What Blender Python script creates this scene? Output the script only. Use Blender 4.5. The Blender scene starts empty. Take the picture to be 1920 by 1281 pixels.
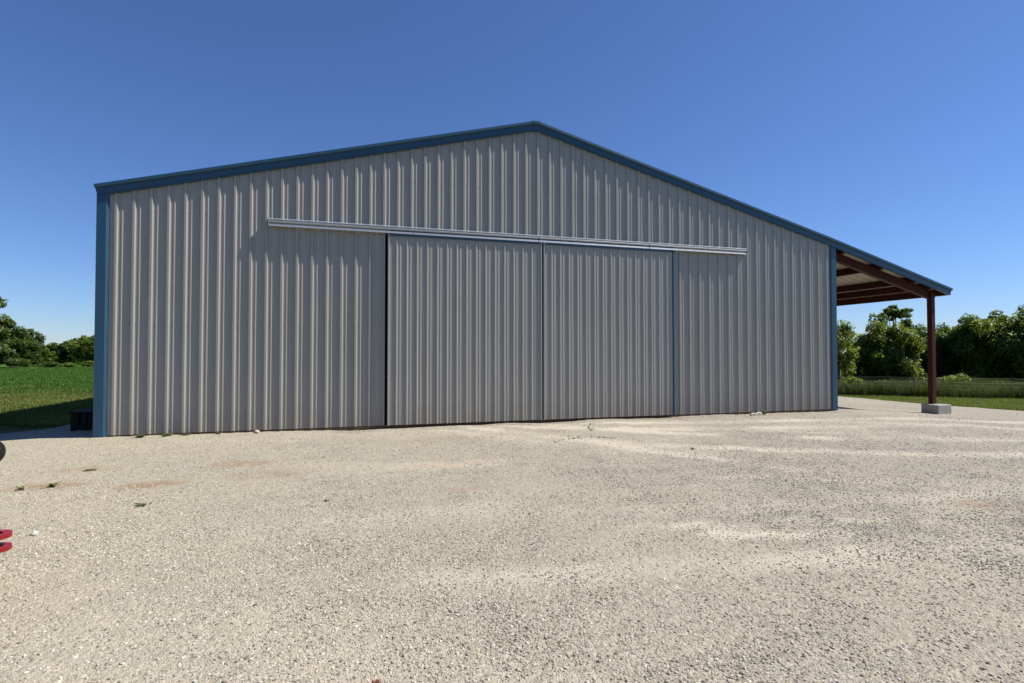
import bpy, bmesh, math, random
import numpy as np
from mathutils import Vector, Matrix, Euler

# ------------------------------------------------------------------ camera, world, sun, exposure
scene = bpy.context.scene
COL = scene.collection
R = math.radians

CAM_H = 1.673
CAM_YAW = 0.2816          # to the right of +Y
CAM_PITCH = 0.0207
cam_data = bpy.data.cameras.new('camera')
cam_data.sensor_width = 36.0
cam_data.lens = 18.85
cam_data.clip_start = 0.05
cam_data.clip_end = 6000
cam = bpy.data.objects.new('camera', cam_data)
COL.objects.link(cam)
cam.location = (0, 0, CAM_H)
cam.rotation_euler = (math.pi / 2 + CAM_PITCH, 0.0, -CAM_YAW)
scene.camera = cam

SUN_EL = R(51.0)
SUN_AZ = R(102.0)          # clockwise from +Y
world = bpy.data.worlds.new('World')
scene.world = world
world.use_nodes = True
wn = world.node_tree
wn.nodes.clear()
sky = wn.nodes.new('ShaderNodeTexSky')
sky.sky_type = 'NISHITA'
sky.sun_disc = False
sky.sun_elevation = SUN_EL
sky.sun_rotation = SUN_AZ
sky.altitude = 100
sky.air_density = 1.0
sky.dust_density = 0.1
sky.ozone_density = 10.0
bg = wn.nodes.new('ShaderNodeBackground')
bg.inputs['Strength'].default_value = 0.066
wo = wn.nodes.new('ShaderNodeOutputWorld')
wb = wn.nodes.new('ShaderNodeMix')          # the camera's cool daylight balance, same for the whole sky
wb.data_type = 'RGBA'; wb.blend_type = 'MULTIPLY'; wb.inputs[0].default_value = 1.0
wb.inputs[7].default_value = (0.95, 0.96, 1.09, 1)
wn.links.new(sky.outputs[0], wb.inputs[6])
wn.links.new(wb.outputs[2], bg.inputs['Color'])
wn.links.new(bg.outputs[0], wo.inputs['Surface'])

sun_data = bpy.data.lights.new('sun', 'SUN')
sun_data.energy = 5.0
sun_data.angle = R(0.53)
sun_data.color = (1.0, 0.945, 0.85)
sun = bpy.data.objects.new('sun', sun_data)
COL.objects.link(sun)
sun_dir = Vector((math.sin(SUN_AZ) * math.cos(SUN_EL), math.cos(SUN_AZ) * math.cos(SUN_EL), math.sin(SUN_EL)))
sun.rotation_euler = sun_dir.to_track_quat('Z', 'Y').to_euler()
sun.location = (30, -5, 30)

scene.view_settings.view_transform = 'Standard'
scene.view_settings.look = 'None'
scene.view_settings.exposure = 0.80
scene.view_settings.gamma = 1.0
scene.view_settings.use_curve_mapping = False
scene.render.engine = 'CYCLES'
scene.cycles.max_bounces = 8
scene.cycles.transparent_max_bounces = 8

rng = np.random.default_rng(7)
rnd = random.Random(11)

# ------------------------------------------------------------------ object helpers
def tag(o, label=None, cat=None, group=None, kind=None):
    if label: o['label'] = label
    if cat: o['category'] = cat
    if group: o['group'] = group
    if kind: o['kind'] = kind
    return o

def empty(name, loc, rz=0.0):
    o = bpy.data.objects.new(name, None)
    o.empty_display_size = 0.2
    COL.objects.link(o)
    o.location = loc
    o.rotation_euler = (0, 0, rz)
    return o

def link_mesh(name, me, mat=None, parent=None, loc=None):
    o = bpy.data.objects.new(name, me)
    COL.objects.link(o)
    if mat is not None and len(me.materials) == 0:
        me.materials.append(mat)
    if parent is not None:
        o.parent = parent
    if loc is not None:
        o.location = loc
    return o

class MB:
    """collects boxes, bars, tubes and loose polygons; build() links them as ONE mesh object"""
    def __init__(self):
        self.v = []; self.f = []; self.smooth = []
    def poly(self, pts, smooth=False):
        b = len(self.v)
        self.v += [tuple(p) for p in pts]
        self.f.append(tuple(range(b, b + len(pts)))); self.smooth.append(smooth)
    def raw(self, verts, faces, smooth=False):
        b = len(self.v)
        self.v += [tuple(p) for p in verts]
        for f in faces:
            self.f.append(tuple(i + b for i in f)); self.smooth.append(smooth)
    def box(self, lo, hi, bev=0.0, M=None):
        bm = bmesh.new()
        bmesh.ops.create_cube(bm, size=1)
        for v in bm.verts:
            v.co = Vector([(lo[i] + hi[i]) / 2 + v.co[i] * (hi[i] - lo[i]) for i in range(3)])
        if bev > 0:
            bmesh.ops.bevel(bm, geom=bm.edges[:], offset=bev, segments=2, profile=0.5, affect='EDGES')
        if M is not None:
            bm.transform(M)
        bm.verts.index_update()
        self.raw([v.co.copy() for v in bm.verts], [[v.index for v in f.verts] for f in bm.faces])
        bm.free()
    def sweep(self, prof, p0, p1, ax_u, ax_v, cap=True, closed=True):
        """profile points (u, v) swept from p0 to p1"""
        p0, p1, ax_u, ax_v = Vector(p0), Vector(p1), Vector(ax_u), Vector(ax_v)
        n = len(prof)
        A = [p0 + ax_u * u + ax_v * v for u, v in prof]
        B = [p1 + ax_u * u + ax_v * v for u, v in prof]
        fs = [(i, (i + 1) % n, n + (i + 1) % n, n + i) for i in range(n if closed else n - 1)]
        if cap and closed:
            fs += [tuple(range(n - 1, -1, -1)), tuple(range(n, 2 * n))]
        self.raw(A + B, fs)
    def tube(self, pts, rad, seg=8, cap=True, smooth=True):
        pts = [Vector(p) for p in pts]
        rad = rad if hasattr(rad, '__len__') else [rad] * len(pts)
        rings = []
        prev = None
        for i, p in enumerate(pts):
            if i == 0: t = pts[1] - pts[0]
            elif i == len(pts) - 1: t = pts[-1] - pts[-2]
            else: t = pts[i + 1] - pts[i - 1]
            t.normalize()
            up = Vector((0, 0, 1)) if abs(t.z) < 0.9 else Vector((1, 0, 0))
            a = t.cross(up).normalized() if prev is None else (prev - t * prev.dot(t)).normalized()
            prev = a
            b = t.cross(a)
            rings.append([p + a * math.cos(2 * math.pi * k / seg) * rad[i] + b * math.sin(2 * math.pi * k / seg) * rad[i] for k in range(seg)])
        vs = [q for r in rings for q in r]
        fs = []
        for i in range(len(rings) - 1):
            for k in range(seg):
                fs.append((i * seg + k, i * seg + (k + 1) % seg, (i + 1) * seg + (k + 1) % seg, (i + 1) * seg + k))
        self.raw(vs, fs, smooth)
        if cap:
            self.raw(rings[0][::-1], [tuple(range(seg))]); self.raw(rings[-1], [tuple(range(seg))])
    def lathe(self, prof, axis='z', seg=24, org=(0, 0, 0), smooth=True):
        vs = []
        for r, h in prof:
            for k in range(seg):
                a = 2 * math.pi * k / seg
                c, s = r * math.cos(a), r * math.sin(a)
                p = {'z': (c, s, h), 'y': (c, h, s), 'x': (h, c, s)}[axis]
                vs.append((p[0] + org[0], p[1] + org[1], p[2] + org[2]))
        fs = []
        for i in range(len(prof) - 1):
            for k in range(seg):
                fs.append((i * seg + k, i * seg + (k + 1) % seg, (i + 1) * seg + (k + 1) % seg, (i + 1) * seg + k))
        self.raw(vs, fs, smooth)
    def mesh(self, name, mat):
        me = bpy.data.meshes.new(name)
        me.from_pydata(self.v, [], self.f)
        me.polygons.foreach_set('use_smooth', self.smooth)
        me.materials.append(mat)
        bm = bmesh.new(); bm.from_mesh(me)
        bmesh.ops.recalc_face_normals(bm, faces=bm.faces[:])
        bm.to_mesh(me); bm.free()
        me.update()
        return me
    def build(self, name, mat, parent=None, loc=None):
        return link_mesh(name, self.mesh(name, mat), None, parent, loc)

def np_mesh(name, verts, faces, mat, smooth=False):
    """verts (N,3), faces (M,k) arrays -> mesh, fast"""
    me = bpy.data.meshes.new(name)
    n, k = faces.shape
    me.vertices.add(len(verts)); me.vertices.foreach_set('co', np.ascontiguousarray(verts, dtype=np.float32).ravel())
    me.loops.add(n * k); me.loops.foreach_set('vertex_index', np.ascontiguousarray(faces, dtype=np.int32).ravel())
    me.polygons.add(n)
    me.polygons.foreach_set('loop_start', np.arange(0, n * k, k, dtype=np.int32))
    me.polygons.foreach_set('loop_total', np.full(n, k, dtype=np.int32))
    if smooth:
        me.polygons.foreach_set('use_smooth', np.ones(n, dtype=bool))
    me.materials.append(mat)
    me.update(calc_edges=True)
    return me

# ------------------------------------------------------------------ noise (numpy) and terrain
def _hash(ix, iy, seed):
    h = (ix.astype(np.int64) * 374761393 + iy.astype(np.int64) * 668265263 + seed * 1442695041) & 0x7fffffff
    h = ((h ^ (h >> 13)) * 1274126177) & 0x7fffffff
    h = h ^ (h >> 16)
    return (h & 0xffff) / 65535.0
def vnoise(x, y, seed=0):
    ix = np.floor(x); iy = np.floor(y)
    fx = x - ix; fy = y - iy
    fx = fx * fx * (3 - 2 * fx); fy = fy * fy * (3 - 2 * fy)
    a = _hash(ix, iy, seed); b = _hash(ix + 1, iy, seed); c = _hash(ix, iy + 1, seed); d = _hash(ix + 1, iy + 1, seed)
    return (a * (1 - fx) + b * fx) * (1 - fy) + (c * (1 - fx) + d * fx) * fy
def fbm(x, y, oct=4, seed=0):
    s = 0; amp = 1; tot = 0
    for i in range(oct):
        s = s + amp * vnoise(x * 2 ** i, y * 2 ** i, seed + i); tot += amp; amp *= 0.5
    return s / tot - 0.5
def sst(a, b, x):
    t = np.clip((x - a) / (b - a), 0, 1)
    return t * t * (3 - 2 * t)
def zg(x, y):
    """smooth lie of the land"""
    x = np.asarray(x, float); y = np.asarray(y, float)
    z = -0.25 * sst(12.5, 18, x) - 0.40 * sst(18, 26, x) - 0.35 * sst(26, 60, x)
    z = z - 0.05 * sst(-5.6, -7.0, x) + 0.16 * sst(-7.2, -9.5, x) - 0.58 * sst(-14, -48, x)
    return z - 0.015
def gravel_mask(x, y):
    """signed distance-like value, positive inside the gravel lot"""
    edge_r = np.interp(y, [-20, 0, 8, 14.7, 18.2, 21.4, 30, 46], [34, 32, 28.5, 25.35, 23.8, 23.3, 22.6, 22.0])
    edge_l = np.interp(y, [-20, 9, 12.6, 13.6, 14.6, 18, 24, 46], [-17, -14, -9.0, -7.6, -6.9, -6.0, -5.6, -5.4])
    edge_b = 46
    n = 0.9 * fbm(x * 0.8, y * 0.8, 4, 31) + 0.25 * fbm(x * 4, y * 4, 2, 77)
    d = np.minimum(np.minimum(edge_r - x, x - edge_l), np.minimum(edge_b - y, y + 16))
    return d + n
def zl(x, y):
    """surface of the gravel lot incl. small unevenness"""
    m = gravel_mask(x, y)
    z = zg(x, y) + 0.035 * np.clip(m / 0.5, -2, 1)
    z = z - 0.052 * sst(11.5, 12.15, y) * sst(13.2, 12.4, y) * sst(-2.6, 0.3, x) * sst(13.6, 12.6, x) * np.clip(0.75 + 1.6 * fbm(x * 0.9, y * 0.3, 3, 61), 0.1, 1.4)
    z = z + 0.035 * fbm(x * 0.35, y * 0.35, 3, 5) + 0.022 * fbm(x * 1.3, y * 1.3, 4, 9)
    return z

# ------------------------------------------------------------------ materials
def new_mat(name):
    m = bpy.data.materials.new(name)
    m.use_nodes = True
    nt = m.node_tree
    b = nt.nodes['Principled BSDF']
    return m, nt, b
def N(nt, typ, **kw):
    n = nt.nodes.new(typ)
    for k, v in kw.items():
        if k in n.inputs: n.inputs[k].default_value = v
        else: setattr(n, k, v)
    return n
def ramp(nt, fac, stops):
    r = nt.nodes.new('ShaderNodeValToRGB')
    while len(r.color_ramp.elements) < len(stops): r.color_ramp.elements.new(0.5)
    for e, (p, c) in zip(r.color_ramp.elements, stops):
        e.position = p; e.color = (*c, 1) if len(c) == 3 else c
    if fac is not None: nt.links.new(fac, r.inputs['Fac'])
    return r
def mixc(nt, fac, a, b, mode='MIX'):
    m = nt.nodes.new('ShaderNodeMix'); m.data_type = 'RGBA'; m.blend_type = mode
    def put(sock, val):
        if hasattr(val, 'links') or isinstance(val, bpy.types.NodeSocket): nt.links.new(val, sock)
        elif isinstance(val, (int, float)): sock.default_value = val
        else: sock.default_value = (*val, 1) if len(val) == 3 else val
    put(m.inputs[0], fac); put(m.inputs[6], a); put(m.inputs[7], b)
    return m.outputs[2]
def objcoord(nt, scale=(1, 1, 1), pos=False):
    t = nt.nodes.new('ShaderNodeNewGeometry' if pos else 'ShaderNodeTexCoord')
    mp = nt.nodes.new('ShaderNodeMapping')
    mp.inputs['Scale'].default_value = scale
    nt.links.new(t.outputs['Position' if pos else 'Object'], mp.inputs['Vector'])
    return mp.outputs['Vector']
def noise(nt, vec, scale, detail=4, rough=0.55):
    n = nt.nodes.new('ShaderNodeTexNoise')
    n.inputs['Scale'].default_value = scale; n.inputs['Detail'].default_value = detail; n.inputs['Roughness'].default_value = rough
    nt.links.new(vec, n.inputs['Vector'])
    return n.outputs['Fac']
def bump(nt, b, height, strength, dist):
    bp = nt.nodes.new('ShaderNodeBump')
    bp.inputs['Strength'].default_value = strength; bp.inputs['Distance'].default_value = dist
    nt.links.new(height, bp.inputs['Height'])
    nt.links.new(bp.outputs['Normal'], b.inputs['Normal'])
    return bp

def painted(name, col, rough=0.38, spec=0.5, var=0.10, dust=None, metallic=0.0):
    m, nt, b = new_mat(name)
    v = objcoord(nt, pos=True)
    n1 = noise(nt, v, 1.7, 5, 0.6)
    n2 = noise(nt, v, 38, 3, 0.6)
    c = mixc(nt, n1, tuple(x * (1 - var) for x in col), tuple(min(1, x * (1 + var)) for x in col))
    if dust:
        geo = nt.nodes.new('ShaderNodeNewGeometry')
        sx = nt.nodes.new('ShaderNodeSeparateXYZ'); nt.links.new(geo.outputs['Position'], sx.inputs[0])
        nn = noise(nt, objcoord(nt, (6, 6, 1.2), pos=True), 1.0, 5, 0.65)
        ad = nt.nodes.new('ShaderNodeMath'); ad.operation = 'MULTIPLY_ADD'
        nt.links.new(nn, ad.inputs[0]); ad.inputs[1].default_value = 0.9; nt.links.new(sx.outputs['Z'], ad.inputs[2])
        mr = nt.nodes.new('ShaderNodeMapRange'); nt.links.new(ad.outputs[0], mr.inputs['Value'])
        mr.inputs['From Min'].default_value = 0.35; mr.inputs['From Max'].default_value = 1.05
        mr.inputs['To Min'].default_value = dust[1]; mr.inputs['To Max'].default_value = 0.0
        c = mixc(nt, mr.outputs[0], c, dust[0])
    nt.links.new(c, b.inputs['Base Color'])
    b.inputs['Metallic'].default_value = metallic
    b.inputs['Specular IOR Level'].default_value = spec
    rr = nt.nodes.new('ShaderNodeMapRange'); nt.links.new(n2, rr.inputs['Value'])
    rr.inputs['To Min'].default_value = rough - 0.07; rr.inputs['To Max'].default_value = rough + 0.10
    nt.links.new(rr.outputs[0], b.inputs['Roughness'])
    bump(nt, b, noise(nt, objcoord(nt, (1, 1, 0.35), pos=True), 2.2, 2, 0.5), 0.25, 0.01)
    return m

M_wall = painted('stone_grey_sheet', (0.236, 0.230, 0.206), 0.40, 1.0, 0.05, dust=((0.17, 0.125, 0.085), 0.45))
M_blue = painted('blue_trim_paint', (0.014, 0.057, 0.105), 0.34, 0.5, 0.10)
M_galv = painted('galvanized_steel', (0.40, 0.41, 0.42), 0.30, 0.5, 0.12, metallic=0.6)
M_roofsheet = painted('pale_roof_sheet', (0.33, 0.31, 0.24), 0.40, 0.4, 0.06)
M_oxide = painted('red_oxide_primer', (0.050, 0.0125, 0.0085), 0.6, 0.2, 0.25)
M_dark = painted('black_rubber', (0.006, 0.006, 0.006), 0.6, 0.25, 0.2)
M_red = painted('red_machine_paint', (0.20, 0.006, 0.007), 0.40, 0.5, 0.35)
M_grey = painted('grey_cast_metal', (0.20, 0.20, 0.19), 0.5, 0.5, 0.15)
M_screw = painted('screw_head', (0.16, 0.15, 0.14), 0.5, 0.5, 0.1)
M_shadow_in = painted('interior_lining', (0.10, 0.09, 0.08), 0.8, 0.2, 0.1)
M_post = painted('weathered_fence_post', (0.20, 0.195, 0.18), 0.8, 0.2, 0.2)
M_wire = painted('fence_wire', (0.20, 0.205, 0.20), 0.5, 0.5, 0.1, metallic=0.6)
M_board = painted('dark_weathered_board', (0.011, 0.011, 0.012), 0.8, 0.15, 0.3)
M_white = painted('white_stone', (0.52, 0.50, 0.47), 0.8, 0.2, 0.1)
M_beige = painted('beige_stone', (0.38, 0.33, 0.26), 0.85, 0.2, 0.2)
M_leafred = painted('dry_red_leaf', (0.16, 0.06, 0.03), 0.8, 0.2, 0.3)

def mat_concrete(name, col, stain):
    m, nt, b = new_mat(name)
    v = objcoord(nt, pos=True)
    n1 = noise(nt, v, 3.5, 6, 0.65); n2 = noise(nt, v, 60, 4, 0.6)
    c = mixc(nt, n1, tuple(x * 0.72 for x in col), col)
    c = mixc(nt, ramp(nt, noise(nt, objcoord(nt, (5, 5, 1.0), pos=True), 2.0, 4), [(0.5, (0, 0, 0)), (0.68, (1, 1, 1))]).outputs[0], c, stain)
    c = mixc(nt, 0.25, c, ramp(nt, n2, [(0.3, tuple(x * 0.6 for x in col)), (0.7, tuple(min(1, x * 1.25) for x in col))]).outputs[0])
    nt.links.new(c, b.inputs['Base Color'])
    b.inputs['Roughness'].default_value = 0.9; b.inputs['Specular IOR Level'].default_value = 0.25
    bump(nt, b, n2, 0.5, 0.01)
    return m
M_conc = mat_concrete('cast_concrete', (0.36, 0.35, 0.31), (0.23, 0.21, 0.18))
M_found = mat_concrete('soil_stained_footing', (0.17, 0.105, 0.065), (0.10, 0.06, 0.04))

def mat_gravel():
    m, nt, b = new_mat('crushed_limestone')
    v = objcoord(nt, pos=True)
    geo = nt.nodes.new('ShaderNodeNewGeometry')
    # small stones
    vo = nt.nodes.new('ShaderNodeTexVoronoi'); vo.inputs['Scale'].default_value = 80; nt.links.new(v, vo.inputs['Vector'])
    vo2 = nt.nodes.new('ShaderNodeTexVoronoi'); vo2.inputs['Scale'].default_value = 30; vo2.inputs['Randomness'].default_value = 1.0
    nt.links.new(v, vo2.inputs['Vector'])
    sep = nt.nodes.new('ShaderNodeSeparateColor'); nt.links.new(vo.outputs['Color'], sep.inputs[0])
    sep2 = nt.nodes.new('ShaderNodeSeparateColor'); nt.links.new(vo2.outputs['Color'], sep2.inputs[0])
    stone = ramp(nt, sep.outputs[0], [(0.0, (0.173, 0.152, 0.114)), (0.25, (0.256, 0.230, 0.171)), (0.6, (0.320, 0.290, 0.220)), (0.85, (0.365, 0.337, 0.263)), (1.0, (0.461, 0.436, 0.354))])
    stone2 = ramp(nt, sep2.outputs[1], [(0.0, (0.160, 0.142, 0.109)), (0.3, (0.269, 0.243, 0.183)), (0.8, (0.333, 0.299, 0.229)), (1.0, (0.422, 0.391, 0.314))])
    c = mixc(nt, 0.45, stone.outputs[0], stone2.outputs[0])
    # broad patches: dusty fines, coarser grey stone, red clay
    big = noise(nt, v, 0.55, 5, 0.6)
    c = mixc(nt, ramp(nt, big, [(0.40, (0, 0, 0)), (0.62, (0.5, 0.5, 0.5))]).outputs[0], c, (0.342, 0.299, 0.220))
    mid = noise(nt, objcoord(nt, (0.7, 2.2, 1), pos=True), 1.3, 6, 0.65)
    c = mixc(nt, ramp(nt, mid, [(0.52, (0, 0, 0)), (0.74, (0.8, 0.8, 0.8))]).outputs[0], c, (0.249, 0.230, 0.186))
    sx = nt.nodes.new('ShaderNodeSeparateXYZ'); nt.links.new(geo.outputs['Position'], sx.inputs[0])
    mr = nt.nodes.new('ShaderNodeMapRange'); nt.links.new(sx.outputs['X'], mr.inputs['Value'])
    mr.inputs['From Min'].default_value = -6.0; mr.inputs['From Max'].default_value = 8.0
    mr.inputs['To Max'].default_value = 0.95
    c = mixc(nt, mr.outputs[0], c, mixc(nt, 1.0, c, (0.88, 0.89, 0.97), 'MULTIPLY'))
    at = nt.nodes.new('ShaderNodeAttribute'); at.attribute_name = 'dirt'
    dn = nt.nodes.new('ShaderNodeMath'); dn.operation = 'MULTIPLY'
    dr = ramp(nt, noise(nt, v, 5, 5, 0.7), [(0.32, (0.25, 0.25, 0.25)), (0.6, (1, 1, 1))])
    nt.links.new(at.outputs['Fac'], dn.inputs[0]); nt.links.new(dr.outputs[0], dn.inputs[1])
    c = mixc(nt, dn.outputs[0], c, (0.215, 0.138, 0.078))
    at2 = nt.nodes.new('ShaderNodeAttribute'); at2.attribute_name = 'fines'
    c = mixc(nt, at2.outputs['Fac'], c, (0.43, 0.392, 0.318)) #(0.384, 0.341, 0.258))
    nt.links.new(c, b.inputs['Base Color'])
    b.inputs['Roughness'].default_value = 0.95; b.inputs['Specular IOR Level'].default_value = 0.12
    h = nt.nodes.new('ShaderNodeMath'); h.operation = 'MULTIPLY_ADD'
    nt.links.new(vo.outputs['Distance'], h.inputs[0]); h.inputs[1].default_value = -1.0
    s2 = nt.nodes.new('ShaderNodeMath'); s2.operation = 'MULTIPLY'; nt.links.new(vo2.outputs['Distance'], s2.inputs[0]); s2.inputs[1].default_value = -1.3
    nt.links.new(s2.outputs[0], h.inputs[2])
    h2 = nt.nodes.new('ShaderNodeMath'); h2.operation = 'ADD'; nt.links.new(h.outputs[0], h2.inputs[0])
    nt.links.new(noise(nt, v, 9, 5, 0.7), h2.inputs[1])
    bp = bump(nt, b, h2.outputs[0], 1.0, 0.011)
    inv = nt.nodes.new('ShaderNodeMapRange'); nt.links.new(at2.outputs['Fac'], inv.inputs['Value'])
    inv.inputs['To Min'].default_value = 0.7; inv.inputs['To Max'].default_value = 0.25
    nt.links.new(inv.outputs[0], bp.inputs['Strength'])
    return m
M_gravel = mat_gravel()

def mat_stones():
    m, nt, b = new_mat('loose_stones')
    at = nt.nodes.new('ShaderNodeAttribute'); at.attribute_type = 'INSTANCER'; at.attribute_name = 'tone'
    r = ramp(nt, at.outputs['Fac'], [(0.0, (0.121, 0.107, 0.083)), (0.15, (0.224, 0.199, 0.151)), (0.5, (0.320, 0.290, 0.223)), (0.8, (0.365, 0.337, 0.269)), (0.93, (0.422, 0.398, 0.326)), (1.0, (0.499, 0.479, 0.406))])
    geo = nt.nodes.new('ShaderNodeNewGeometry')
    sx = nt.nodes.new('ShaderNodeSeparateXYZ'); nt.links.new(geo.outputs['Position'], sx.inputs[0])
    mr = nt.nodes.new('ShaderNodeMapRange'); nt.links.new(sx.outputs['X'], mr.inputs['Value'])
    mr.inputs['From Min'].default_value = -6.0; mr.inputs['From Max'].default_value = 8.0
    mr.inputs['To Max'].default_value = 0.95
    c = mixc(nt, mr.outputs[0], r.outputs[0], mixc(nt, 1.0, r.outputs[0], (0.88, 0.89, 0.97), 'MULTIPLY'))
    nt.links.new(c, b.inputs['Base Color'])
    b.inputs['Roughness'].default_value = 0.9; b.inputs['Specular IOR Level'].default_value = 0.2
    return m
M_stones = mat_stones()

def mat_field():
    m, nt, b = new_mat('grass_field')
    v = objcoord(nt, pos=True)
    geo = nt.nodes.new('ShaderNodeNewGeometry')
    at = nt.nodes.new('ShaderNodeAttribute'); at.attribute_name = 'lush'
    n1 = noise(nt, v, 0.5, 6, 0.65); n2 = noise(nt, v, 7, 5, 0.7)
    dry = ramp(nt, n1, [(0.3, (0.085, 0.095, 0.022)), (0.55, (0.13, 0.13, 0.035)), (0.75, (0.19, 0.165, 0.06))])
    lush = ramp(nt, n1, [(0.3, (0.034, 0.088, 0.008)), (0.7, (0.056, 0.125, 0.010))])
    c = mixc(nt, at.outputs['Fac'], dry.outputs[0], lush.outputs[0])
    c = mixc(nt, 1.0, c, ramp(nt, n2, [(0.3, (0.62, 0.62, 0.62)), (0.7, (1.2, 1.2, 1.2))]).outputs[0], 'MULTIPLY')
    nt.links.new(c, b.inputs['Base Color'])
    b.inputs['Roughness'].default_value = 0.95; b.inputs['Specular IOR Level'].default_value = 0.1
    bump(nt, b, n2, 1.0, 0.12)
    return m
M_field = mat_field()

def mat_leaf(name, dark, light, trans=(0.16, 0.26, 0.03), tw=0.45):
    m, nt, b = new_mat(name)
    at = nt.nodes.new('ShaderNodeAttribute'); at.attribute_name = 'tint'
    c = mixc(nt, at.outputs['Fac'], dark, light)
    nt.links.new(c, b.inputs['Base Color'])
    b.inputs['Roughness'].default_value = 0.5; b.inputs['Specular IOR Level'].default_value = 0.35
    tr = nt.nodes.new('ShaderNodeBsdfTranslucent')
    nt.links.new(mixc(nt, at.outputs['Fac'], tuple(x * 0.6 for x in trans), trans), tr.inputs['Color'])
    mx = nt.nodes.new('ShaderNodeMixShader'); mx.inputs[0].default_value = tw
    nt.links.new(b.outputs[0], mx.inputs[1]); nt.links.new(tr.outputs[0], mx.inputs[2])
    nt.links.new(mx.outputs[0], nt.nodes['Material Output'].inputs['Surface'])
    return m
M_leafA = mat_leaf('leaf_mid_green', (0.042, 0.070, 0.010), (0.105, 0.150, 0.020), (0.25, 0.34, 0.035), 0.48)
M_leafB = mat_leaf('leaf_dark_green', (0.022, 0.045, 0.009), (0.060, 0.095, 0.017), (0.16, 0.24, 0.03), 0.45)
M_leafC = mat_leaf('leaf_yellow_green', (0.060, 0.100, 0.014), (0.12, 0.17, 0.025), (0.26, 0.34, 0.04), 0.5)
M_grass = mat_leaf('grass_blades', (0.040, 0.064, 0.014), (0.090, 0.108, 0.032), (0.11, 0.15, 0.025), 0.32)
M_lawn = mat_leaf('mown_grass', (0.085, 0.120, 0.020), (0.17, 0.19, 0.04), (0.22, 0.28, 0.04), 0.4)
M_crop = mat_leaf('field_crop', (0.036, 0.095, 0.008), (0.060, 0.135, 0.012), (0.12, 0.26, 0.015), 0.4)
M_weed = mat_leaf('weed_leaf', (0.060, 0.080, 0.022), (0.12, 0.14, 0.045), (0.14, 0.19, 0.04), 0.35)
M_bark = painted('tree_bark', (0.10, 0.085, 0.065), 0.9, 0.1, 0.3)

# ------------------------------------------------------------------ view helper for placing far things
CY, SY = math.cos(CAM_YAW), math.sin(CAM_YAW)
def spot(px, fwd):
    """ground position along the bearing of photo column px, fwd metres ahead of the camera"""
    lat = (px - 960) / 1000.0 * fwd
    return fwd * SY + lat * CY, fwd * CY - lat * SY

# ------------------------------------------------------------------ ground
def axis(lo, hi, step, far, grow=1.25):
    a = list(np.arange(lo, hi + 1e-6, step))
    s = step; x = lo; left = []
    while x > -far: s *= grow; x -= s; left.append(x)
    s = step; x = hi; right = []
    while x < far: s *= grow; x += s; right.append(x)
    return np.array(left[::-1] + a + right)
def grid_mesh(name, xs, ys, zf, mat, keep=None, smooth=True):
    X, Y = np.meshgrid(xs, ys)
    Z = zf(X, Y)
    V = np.stack([X, Y, Z], -1).reshape(-1, 3)
    nx, ny = len(xs), len(ys)
    i = np.arange((ny - 1) * (nx - 1)); r = i // (nx - 1); c = i % (nx - 1)
    a = r * nx + c
    F = np.stack([a, a + 1, a + nx + 1, a + nx], -1)
    if keep is not None:
        K = keep(X, Y).reshape(-1)
        F = F[K[F].any(1)]
        used = np.unique(F); mp = np.full(len(V), -1); mp[used] = np.arange(len(used))
        V = V[used]; F = mp[F]
    return np_mesh(name, V, F, mat, smooth), V

def z_field(x, y):
    d = np.hypot(x, y)
    inside = sst(0.3, 1.6, gravel_mask(x, y))
    return zg(x, y) + 0.05 * fbm(x * 0.25, y * 0.25, 4, 3) * sst(12, 30, d) - 0.12 * inside
xs = axis(-30, 46, 0.5, 2500); ys = axis(-18, 60, 0.5, 2500)
me, V = grid_mesh('ground', xs, ys, z_field, M_field)
lush = me.attributes.new('lush', 'FLOAT', 'POINT')
fw = V[:, 0] * SY + V[:, 1] * CY
lu = sst(19, 23, fw +  5 * fbm(V[:, 0] * .3, V[:, 1] * .3, 3, 8)) * (V[:, 0] < 0) * 1.0 + 0.55 * (V[:, 0] > 15)
lush.data.foreach_set('value', lu.astype(np.float32))
tag(link_mesh('ground', me), kind='structure')

gx = np.arange(-18, 35.01, 0.13); gy = np.arange(-5, 46.51, 0.13)
def lot_keep(x, y):
    inside_b = (x > -4.6) & (x < 13.1) & (y > 12.8) & (y < 36)
    return (gravel_mask(x, y) > -0.8) & ~inside_b
me, V = grid_mesh('gravel_lot', gx, gy, zl, M_gravel, lot_keep)
# clay showing through and pale compacted fines: dirt with shapes of its own
def blob(cx, cy, rx, ry, rot=0.0, X=None, Y=None):
    X = V[:, 0] if X is None else X; Y = V[:, 1] if Y is None else Y
    dx = X - cx; dy = Y - cy
    u = dx * math.cos(rot) + dy * math.sin(rot); w = -dx * math.sin(rot) + dy * math.cos(rot)
    q = np.hypot(u / rx, w / ry) + 0.9 * fbm(X * 2.2, Y * 2.2, 3, 15)
    return 1 - sst(0.35, 1.15, q)
DIRT = [(-3.60, 7.98, .60, .24, 1.0), (-2.45, 7.70, .48, .26, 1.0), (-1.68, 8.80, .60, .30, .8), (1.25, 7.90, .85, .24, .8),
        (1.30, 6.46, .45, .15, .5), (-3.7, 9.0, .7, .25, .45), (6.6, 4.25, .5, .25, .5), (7.3, 11.95, 1.6, .22, .8),
        (3.0, 12.0, 2.2, .20, .7), (10.6, 11.9, 1.6, .25, .7), (2.0, 10.4, 1.6, .6, .3), (0.1, 2.7, .14, .10, .9), (-1.2, 8.0, .8, .3, .35)]
def dirt_at(X, Y):
    d = np.zeros(len(X))
    for cx, cy, rx, ry, s_ in DIRT:
        d = np.maximum(d, s_ * blob(cx, cy, rx, ry, 0.0, X, Y))
    return d
dirt = dirt_at(V[:, 0], V[:, 1])
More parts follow.
